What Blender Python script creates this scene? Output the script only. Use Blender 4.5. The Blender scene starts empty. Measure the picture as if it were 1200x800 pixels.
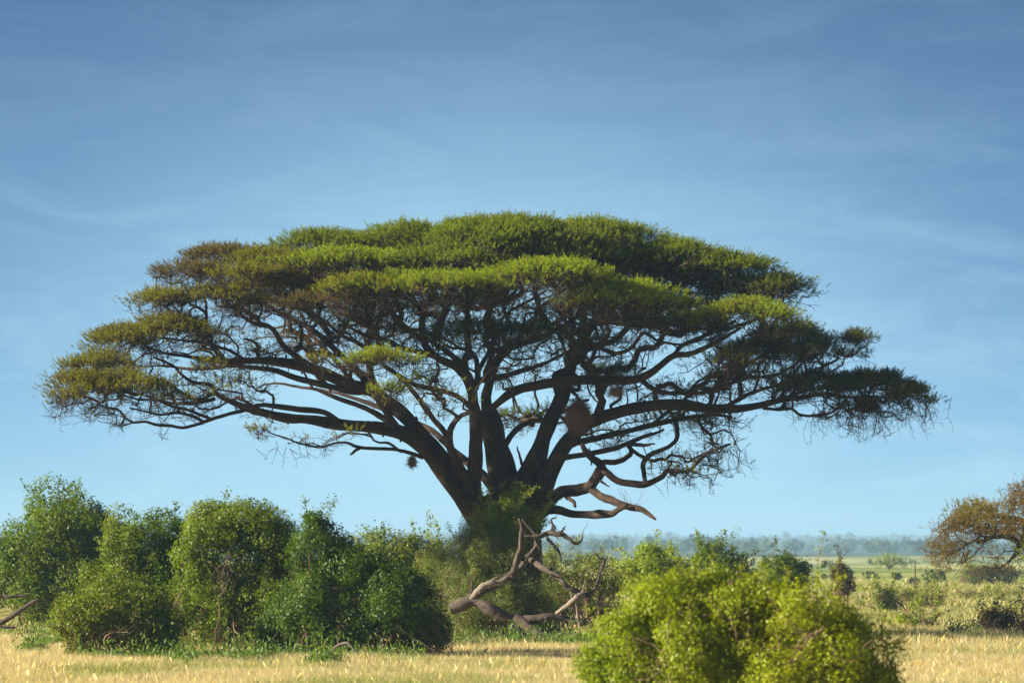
import bpy, math, random
import numpy as np
from mathutils import Vector
C = bpy.context.scene.collection
rng = np.random.default_rng(7)
random.seed(7)
F = 4850.0; HY = 648.0; CZ = 2.3          # focal length in photo pixels, horizon row, eye height

def W(px, py, Y):                          # where a traced point of a thing standing Y metres away is
    return np.array([(px-600)/F*Y, Y, CZ+(HY-py)/F*Y])

# ------------------------------------------------------------------ noise
def make_noise(seed, octs=4, base=1.0, gain=.55, lac=2.03, waves=7):
    r = np.random.default_rng(seed); K=[]
    for o in range(octs):
        d = r.normal(size=(waves,3)); d /= np.linalg.norm(d,axis=1)[:,None]
        K.append((d*base*(lac**o)*r.uniform(.6,1.4,(waves,1)), r.uniform(0,6.28,waves), gain**o))
    tot = sum(k[2] for k in K)
    def f(p):
        p = np.asarray(p,float); s = 0
        for d,ph,a in K:
            s = s + a*np.sin(p@d.T+ph).sum(-1)/math.sqrt(waves)*.9
        return s/tot
    return f
nzA = make_noise(1, 4, 1.2); nzB = make_noise(2, 3, 3.0); nzG = make_noise(3, 4, .35); nzT = make_noise(4, 4, .004)

def ground_z(x, y):
    x = np.asarray(x,float); y = np.asarray(y,float)
    near = .05*np.sin(x*.21+1)*np.sin(y*.13)+.03*np.sin(x*.6+y*.4)
    far = np.clip((y-1500)/5200,0,1)
    n = nzT(np.stack([x,y*1.4,0*x],-1))
    hills = far**1.35*(30+10*n)
    roll = np.clip((y-300)/800,0,1)*(.9*np.sin(x*.011+y*.004)+.6*np.sin(y*.013+x*.004+2))*1.1
    return near*np.clip(1-(y-300)/400,0,1)+hills+roll

# ------------------------------------------------------------------ materials
def nt(name):
    m = bpy.data.materials.new(name); m.use_nodes = True
    t = m.node_tree; t.nodes.clear(); return m, t
def N(t, kind, **kw):
    n = t.nodes.new(kind)
    for k,v in kw.items():
        if k in n.inputs: n.inputs[k].default_value = v
        else: setattr(n,k,v)
    return n
def L(t,a,b): t.links.new(a,b)

def leaf_material(name, trans=.38, rough=.5, spec=.35, through=(1.32,1.38,.4)):
    m,t = nt(name)
    a = N(t,'ShaderNodeAttribute',attribute_name='tint')
    p = N(t,'ShaderNodeBsdfPrincipled',**{'Roughness':rough,'Specular IOR Level':spec})
    tr = N(t,'ShaderNodeBsdfTranslucent')
    hs = N(t,'ShaderNodeMix',data_type='RGBA',blend_type='MULTIPLY'); hs.inputs[0].default_value=1
    hs.inputs[7].default_value=(*through,1)
    mx = N(t,'ShaderNodeMixShader',Fac=trans); o = N(t,'ShaderNodeOutputMaterial')
    L(t,a.outputs['Color'],p.inputs['Base Color']); L(t,a.outputs['Color'],hs.inputs[6]); L(t,hs.outputs[2],tr.inputs['Color'])
    L(t,p.outputs[0],mx.inputs[1]); L(t,tr.outputs[0],mx.inputs[2]); L(t,mx.outputs[0],o.inputs[0])
    return m

def bark_material(name, c1, c2, uvs=(9,1.1), bump=.6, dist=.03):
    m,t = nt(name)
    uv = N(t,'ShaderNodeUVMap'); mp = N(t,'ShaderNodeMapping'); mp.inputs['Scale'].default_value=(uvs[0],uvs[1],1)
    n1 = N(t,'ShaderNodeTexNoise',Scale=1.0,Detail=6.0,Roughness=.65,Distortion=.6)
    tc = N(t,'ShaderNodeTexCoord'); n2 = N(t,'ShaderNodeTexNoise',Scale=1.7,Detail=5.0,Roughness=.6)
    cr = N(t,'ShaderNodeValToRGB'); cr.color_ramp.elements[0].position=.33; cr.color_ramp.elements[1].position=.68
    cr.color_ramp.elements[0].color=(*c1,1); cr.color_ramp.elements[1].color=(*c2,1)
    ad = N(t,'ShaderNodeMath',operation='MULTIPLY_ADD'); ad.inputs[1].default_value=.6
    sc = N(t,'ShaderNodeMath',operation='MULTIPLY'); sc.inputs[1].default_value=.45
    bp = N(t,'ShaderNodeBump',Strength=bump,Distance=dist)
    p = N(t,'ShaderNodeBsdfPrincipled',**{'Roughness':.88,'Specular IOR Level':.2}); o = N(t,'ShaderNodeOutputMaterial')
    L(t,uv.outputs[0],mp.inputs[0]); L(t,mp.outputs[0],n1.inputs['Vector']); L(t,tc.outputs['Object'],n2.inputs['Vector'])
    L(t,n2.outputs[0],sc.inputs[0]); L(t,n1.outputs[0],ad.inputs[0]); L(t,sc.outputs[0],ad.inputs[2])
    L(t,ad.outputs[0],cr.inputs[0]); L(t,cr.outputs[0],p.inputs['Base Color'])
    L(t,n1.outputs[0],bp.inputs['Height']); L(t,bp.outputs[0],p.inputs['Normal']); L(t,p.outputs[0],o.inputs[0])
    return m

M_bark = bark_material('thorn_tree_bark',(.012,.009,.007),(.125,.076,.045),(13,2.0),1.0,.12)
M_twig = bark_material('twig_bark',(.03,.02,.014),(.09,.058,.036))
M_dead = bark_material('weathered_dead_wood',(.04,.03,.023),(.23,.17,.125),(16,1.5),1.0,.10)
M_pale = bark_material('bare_pale_wood',(.15,.11,.08),(.5,.41,.31),(11,.6),1.0,.1)
M_stem = bark_material('shrub_stem_bark',(.09,.05,.03),(.3,.18,.11))
M_leaf = leaf_material('acacia_leaf',.42,.6,.15)
M_bush = leaf_material('shrub_leaf',.42,.45,.28)
M_grass = leaf_material('grass_blade',.48,.8,.08,(1.35,1.1,.62))
M_far = leaf_material('woodland_leaf',.2,.8,.1)

def nest_material():
    m,t = nt('woven_nest_straw')
    tc = N(t,'ShaderNodeTexCoord'); n = N(t,'ShaderNodeTexNoise',Scale=28.0,Detail=6.0,Roughness=.7)
    cr = N(t,'ShaderNodeValToRGB'); cr.color_ramp.elements[0].position=.35; cr.color_ramp.elements[1].position=.65
    cr.color_ramp.elements[0].color=(.05,.02,.01,1); cr.color_ramp.elements[1].color=(.36,.21,.11,1)
    p = N(t,'ShaderNodeBsdfPrincipled',Roughness=.9); o = N(t,'ShaderNodeOutputMaterial')
    L(t,tc.outputs['Object'],n.inputs['Vector']); L(t,n.outputs[0],cr.inputs[0]); L(t,cr.outputs[0],p.inputs['Base Color']); L(t,p.outputs[0],o.inputs[0])
    return m
M_nest = nest_material()

def ground_material():
    m,t = nt('dry_savanna_ground')
    tc = N(t,'ShaderNodeTexCoord')
    n1 = N(t,'ShaderNodeTexNoise',Scale=.11,Detail=9.0,Roughness=.62)
    n2 = N(t,'ShaderNodeTexNoise',Scale=2.3,Detail=8.0,Roughness=.7)
    mp = N(t,'ShaderNodeMapping'); mp.inputs['Scale'].default_value=(.012,.004,.01)
    n3 = N(t,'ShaderNodeTexNoise',Scale=1.0,Detail=8.0,Roughness=.6)
    L(t,tc.outputs['Object'],n1.inputs['Vector']); L(t,tc.outputs['Object'],n2.inputs['Vector'])
    L(t,tc.outputs['Object'],mp.inputs[0]); L(t,mp.outputs[0],n3.inputs['Vector'])
    r1 = N(t,'ShaderNodeValToRGB'); e=r1.color_ramp.elements
    e[0].position=.3; e[0].color=(.26,.26,.07,1); e[1].position=.52; e[1].color=(.6,.45,.2,1)
    r3 = N(t,'ShaderNodeValToRGB'); e=r3.color_ramp.elements
    e[0].position=.42; e[0].color=(.24,.31,.06,1); e[1].position=.56; e[1].color=(.80,.72,.22,1)
    r2 = N(t,'ShaderNodeValToRGB'); e=r2.color_ramp.elements
    e[0].position=.3; e[0].color=(.46,.46,.42,1); e[1].position=.7; e[1].color=(.92,.9,.84,1)
    sp = N(t,'ShaderNodeSeparateXYZ'); L(t,tc.outputs['Object'],sp.inputs[0])
    mr = N(t,'ShaderNodeMapRange'); mr.inputs[1].default_value=140; mr.inputs[2].default_value=330; L(t,sp.outputs['Y'],mr.inputs[0])
    n4 = N(t,'ShaderNodeTexNoise',Scale=.006,Detail=8.0,Roughness=.65); L(t,tc.outputs['Object'],n4.inputs['Vector'])
    r4 = N(t,'ShaderNodeValToRGB'); e=r4.color_ramp.elements
    e[0].position=.4; e[0].color=(.035,.06,.025,1); e[1].position=.66; e[1].color=(.22,.22,.09,1); L(t,n4.outputs[0],r4.inputs[0])
    mr4 = N(t,'ShaderNodeMapRange'); mr4.inputs[1].default_value=1150; mr4.inputs[2].default_value=1700; L(t,sp.outputs['Y'],mr4.inputs[0])
    mx4 = N(t,'ShaderNodeMix',data_type='RGBA'); L(t,mr4.outputs[0],mx4.inputs[0]); L(t,r4.outputs[0],mx4.inputs[7])
    mx = N(t,'ShaderNodeMix',data_type='RGBA'); mu = N(t,'ShaderNodeMix',data_type='RGBA',blend_type='MULTIPLY'); mu.inputs[0].default_value=1
    L(t,n1.outputs[0],r1.inputs[0]); L(t,n3.outputs[0],r3.inputs[0]); L(t,n2.outputs[0],r2.inputs[0])
    L(t,mr.outputs[0],mx.inputs[0]); L(t,r1.outputs[0],mx.inputs[6]); L(t,r3.outputs[0],mx.inputs[7])
    L(t,mx.outputs[2],mx4.inputs[6]); L(t,mx4.outputs[2],mu.inputs[6]); L(t,r2.outputs[0],mu.inputs[7])
    p = N(t,'ShaderNodeBsdfPrincipled',**{'Roughness':.95,'Specular IOR Level':.1}); o = N(t,'ShaderNodeOutputMaterial')
    bp = N(t,'ShaderNodeBump',Strength=.6,Distance=.08); L(t,n2.outputs[0],bp.inputs['Height']); L(t,bp.outputs[0],p.inputs['Normal'])
    L(t,mu.outputs[2],p.inputs['Base Color']); L(t,p.outputs[0],o.inputs[0])
    return m

# ------------------------------------------------------------------ mesh helpers
def mesh_obj(name, verts, faces, mat, parent=None, tint=None, uv=None, smooth=False, loc=None):
    """faces: (n,k) int array, or a list of such arrays"""
    verts = np.asarray(verts,np.float32)
    if loc is not None: verts = verts-np.asarray(loc,np.float32)
    fl = faces if isinstance(faces,list) else [faces]
    fl = [np.asarray(f,np.int32) for f in fl if len(f)]
    li = np.concatenate([f.ravel() for f in fl])
    tot = np.concatenate([np.full(len(f),f.shape[1],np.int32) for f in fl])
    me = bpy.data.meshes.new(name)
    me.vertices.add(len(verts)); me.vertices.foreach_set('co',verts.ravel())
    me.loops.add(len(li)); me.loops.foreach_set('vertex_index',li)
    me.polygons.add(len(tot)); st = np.zeros(len(tot),np.int32); st[1:]=np.cumsum(tot)[:-1]
    me.polygons.foreach_set('loop_start',st); me.polygons.foreach_set('loop_total',tot)
    if smooth: me.polygons.foreach_set('use_smooth',np.ones(len(tot),bool))
    if tint is not None:
        a = me.color_attributes.new('tint','FLOAT_COLOR','POINT')
        c = np.ones((len(verts),4),np.float32); c[:,:3]=tint; a.data.foreach_set('color',c.ravel())
    if uv is not None:
        u = me.uv_layers.new(name='UVMap'); u.data.foreach_set('uv',np.asarray(uv,np.float32)[li].ravel())
    me.update(calc_edges=True); me.materials.append(mat)
    o = bpy.data.objects.new(name,me); C.objects.link(o)
    if parent is not None: o.parent = parent
    if loc is not None and parent is None: o.location = loc
    return o
def tag(o,label=None,cat=None,group=None,kind=None):
    if label: o['label']=label
    if cat: o['category']=cat
    if group: o['group']=group
    if kind: o['kind']=kind
    return o
def thing(name,label,cat,loc,group=None):
    o = bpy.data.objects.new(name,None); C.objects.link(o); o.location=[float(v) for v in loc]; o.empty_display_size=.3
    return tag(o,label,cat,group)
class Root:                     # geometry given in world coordinates, stored relative to its thing
    pass
def part(name, geo, mat, root, tint=None, kind=None, label=None, parent=None, smooth=True):
    v,f,uv = geo
    v = np.asarray(v)-np.array(root.location[:])
    if tint is not None: tint=tint*(.80 if mat is M_leaf else .92)
    o = mesh_obj(name,v,f,mat,None,tint,uv,smooth)
    o.parent = parent if parent is not None else root
    return tag(o,label=label,kind=kind)

def catmull(P, step):
    P = np.asarray(P,float)
    if len(P)<2: return P
    Q = np.vstack([2*P[0]-P[1],P,2*P[-1]-P[-2]]); out=[]
    for i in range(1,len(Q)-2):
        a,b,c,d = Q[i-1],Q[i],Q[i+1],Q[i+2]
        n = max(2,int(np.linalg.norm((c-b)[:3])/step)+1)
        for t in np.linspace(0,1,n,endpoint=False):
            out.append(.5*((2*b)+(c-a)*t+(2*a-5*b+4*c-d)*t*t+(3*b-a-3*c+d)*t**3))
    out.append(P[-1]); return np.array(out)

class Geo:
    def __init__(s): s.v=[]; s.f3=[]; s.f4=[]; s.uv=[]; s.n=0
    def tube(s, P, R, sides=8, lump=0., seed=0, cap=True):
        P = np.asarray(P,float); R = np.asarray(R,float); n=len(P)
        T = np.gradient(P,axis=0); T /= np.linalg.norm(T,axis=1)[:,None]+1e-9
        up = np.array([0,1,0.]) if abs(T[0][1])<.8 else np.array([1.,0,0])
        Nn = np.cross(T[0],up); Nn/=np.linalg.norm(Nn); rings=[]; uvs=[]
        ang = np.linspace(0,2*math.pi,sides+1); vv=0
        rr = np.random.default_rng(seed); ph = rr.uniform(0,6.28,4)
        for i in range(n):
            Nn = Nn-T[i]*np.dot(Nn,T[i]); Nn/=np.linalg.norm(Nn)+1e-9; B=np.cross(T[i],Nn)
            if i: vv += np.linalg.norm(P[i]-P[i-1])
            r = R[i]*(1+lump*(.5*np.sin(3*ang+ph[0]+vv*.5)+.35*np.sin(5*ang+ph[1]-vv*.8)+.25*np.sin(vv*2.7/max(R[i]*4,.2)+ph[2]+2*ang)))
            r[-1]=r[0]
            rings.append(P[i]+r[:,None]*(np.cos(ang)[:,None]*Nn+np.sin(ang)[:,None]*B))
            uvs.append(np.stack([ang/6.283*max(1,round(R.max()*7)),np.full(sides+1,vv*1.6)],1))
        s.v += rings; s.uv += uvs; k=sides+1
        i0 = s.n+(np.arange(n-1)[:,None]*k+np.arange(sides)[None]).ravel()
        s.f4.append(np.stack([i0,i0+1,i0+1+k,i0+k],1)); s.n += n*k
        if cap:
            s.v.append(P[-1:]+T[-1:]*R[-1]*.6); s.uv.append(np.array([[.5,vv*1.6]]))
            b = s.n-k+np.arange(sides); s.f3.append(np.stack([b,b+1,np.full(sides,s.n)],1)); s.n+=1
    def prisms(s, A, B, ra, rb, sides=3):
        A=np.asarray(A);B=np.asarray(B); m=len(A)
        if not m: return
        T=B-A; T/=np.linalg.norm(T,axis=1)[:,None]+1e-9
        ref=np.tile([.31,.9,.3],(m,1)); ref[np.abs(T@np.array([.31,.9,.3]))>.85]=[1,0,.1]
        U=np.cross(T,ref); U/=np.linalg.norm(U,axis=1)[:,None]; V=np.cross(T,U)
        v=[]; uv=[]
        for P,r in ((A,ra),(B,rb)):
            for k in range(sides):
                a=6.2832*k/sides; v.append(P+(np.cos(a)*U+np.sin(a)*V)*np.asarray(r)[:,None]); uv.append(np.stack([np.full(m,k/sides),P[:,0]+P[:,2]],1))
        v=np.stack(v,1); uv=np.stack(uv,1)
        b=s.n+np.arange(m)*2*sides
        for k in range(sides):
            k2=(k+1)%sides; s.f4.append(np.stack([b+k,b+k2,b+sides+k2,b+sides+k],1))
        s.v.append(v.reshape(-1,3)); s.uv.append(uv.reshape(-1,2)); s.n+=m*2*sides
    def out(s):
        fs=[]
        if s.f3: fs.append(np.concatenate(s.f3))
        if s.f4: fs.append(np.concatenate(s.f4))
        return np.concatenate(s.v), fs, np.concatenate(s.uv)

def unit(v): return v/(np.linalg.norm(v,axis=-1,keepdims=True)+1e-9)

def blades(base, dirn, side, length, width):
    """one pointed leaf (a triangle pair folded on its midrib would be sub-pixel): base edge and tip"""
    n=len(base); s=side*width[:,None]*.5
    v=np.stack([base-s,base+s,base+dirn*length[:,None]],1).reshape(-1,3)
    return v, np.arange(3*n).reshape(n,3)
def leaves4(cen, dirn, side, length, width, bend):
    """pointed oval leaf: base, two flanks, tip"""
    n=len(cen); s=side*width[:,None]*.5; nn=np.cross(dirn,side)*bend[:,None]
    b=cen-dirn*length[:,None]*.5; mid=cen-dirn*length[:,None]*.06
    v=np.stack([b,mid+s+nn,cen+dirn*length[:,None]*.5,mid-s+nn],1).reshape(-1,3)
    i=np.arange(n)*4
    return v, np.concatenate([np.stack([i,i+1,i+2],1),np.stack([i,i+2,i+3],1)])

def sprigs(P, D, Ls, nl, lw, ll, col, colvar=.16):
    """feathery acacia twiglets: nl small leaflet blades on each axis; returns leaf geometry, tint and axis ends"""
    m=len(P); t=np.linspace(.12,1,nl)
    a=rng.uniform(0,6.283,(m,1))+np.arange(nl)*2.4
    D=unit(D); U=unit(np.cross(D,np.tile([.2,.93,.31],(m,1)))); V=np.cross(D,U)
    rad=np.cos(a)[...,None]*U[:,None]+np.sin(a)[...,None]*V[:,None]
    base=P[:,None]+D[:,None]*(Ls[:,None]*t)[...,None]
    dd=unit(rad+D[:,None]*.75+rng.normal(0,.22,(m,nl,3))); side=unit(np.cross(dd,np.array([-.35,-.25,1.])+rng.normal(0,.6,(m,nl,3))))
    ln=rng.uniform(.7,1.3,(m,nl))*ll; w=rng.uniform(.7,1.3,(m,nl))*lw
    v,f=blades(base.reshape(-1,3),dd.reshape(-1,3),side.reshape(-1,3),ln.ravel(),w.ravel())
    c=col[:,None,:]*(1+rng.normal(0,colvar,(m,nl,1)))
    c=np.repeat(np.clip(c,.005,1).reshape(-1,3),3,axis=0)
    return v,f,c,P+D*(Ls*.9)[:,None]

# ------------------------------------------------------------------ branching (greedy tree over target points)
def grow(seedP, seedL, T, bf=.35):
    """each target joins the node that costs least (distance + bf * path from the root). returns parent (negative: seed -1-k), order, path"""
    T=np.asarray(T); n=len(T); best=np.full(n,1e9); par=np.zeros(n,int); pl=np.zeros(n)
    for k in range(0,len(seedP),64):
        d=np.linalg.norm(T[:,None]-seedP[None,k:k+64],axis=2); c=d+bf*seedL[None,k:k+64]
        j=c.argmin(1); cc=c[np.arange(n),j]; m=cc<best; best[m]=cc[m]; par[m]=-(k+j[m])-1; pl[m]=seedL[k+j[m]]+d[np.arange(n),j][m]
    done=np.zeros(n,bool); order=[]
    cost=best.copy()
    for _ in range(n):
        i=int(np.argmin(cost)); order.append(i); done[i]=True; cost[i]=1e18
        d=np.sqrt(((T-T[i])**2).sum(1)); c=d+bf*pl[i]
        m=(c<best)&~done; best[m]=c[m]; cost[m]=c[m]; par[m]=i; pl[m]=pl[i]+d[m]
    return par,np.array(order),pl

def branch_mesh(geo, seedP, seedDir, seedR, T, par, order, tip, expo=2.2, wob=.05, maxr=.2, step=.22, split=.02):
    n=len(T); acc=np.full(n,tip**expo); 
    for i in order[::-1]:
        if par[i]>=0: acc[par[i]]+=acc[i]
    r=np.minimum(acc**(1/expo),maxr)
    dirs=np.zeros((n,3)); thinA=[];thinB=[];ra=[];rb=[]; big=[]
    for i in order:
        p=par[i]
        if p>=0: A=T[p]; pd=dirs[p]; r0=min(r[p],r[i]*1.25)
        else: A=seedP[-p-1]; pd=seedDir[-p-1]; r0=min(seedR[-p-1]*.8,r[i]*1.35)
        B=T[i]; e=B-A; Ln=np.linalg.norm(e)+1e-6; e/=Ln
        t0=(pd*.55+e*.6)*Ln*.9; t1=e*Ln; k=max(1,int(Ln/step))
        t=np.linspace(0,1,k+1)[:,None]
        Q=(2*t**3-3*t**2+1)*A+(t**3-2*t**2+t)*t0+(-2*t**3+3*t**2)*B+(t**3-t**2)*t1
        if k>1: Q[1:-1]+=rng.normal(0,wob*min(1,Ln),(k-1,3))
        dirs[i]=unit(Q[-1]-Q[-2]); rad=np.linspace(r0,r[i],k+1)
        if r[i]>split and k>=2: big.append((Q,rad))
        else:
            thinA.append(Q[:-1]);thinB.append(Q[1:]);ra.append(rad[:-1]);rb.append(rad[1:])
    for Q,rad in big: geo.tube(Q,rad,6 if rad[0]<.06 else 8,cap=False)
    if thinA: geo.prisms(np.concatenate(thinA),np.concatenate(thinB),np.concatenate(ra),np.concatenate(rb),4)
    return r,dirs

# ================================================================== THE GREAT ACACIA
Y0=110.0; PX=Y0/F
tree=thing('acacia_tree','huge flat-topped umbrella acacia with dark spreading limbs, standing alone among the bushes','tree',(W(588,750,Y0)[0],Y0,0))
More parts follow.
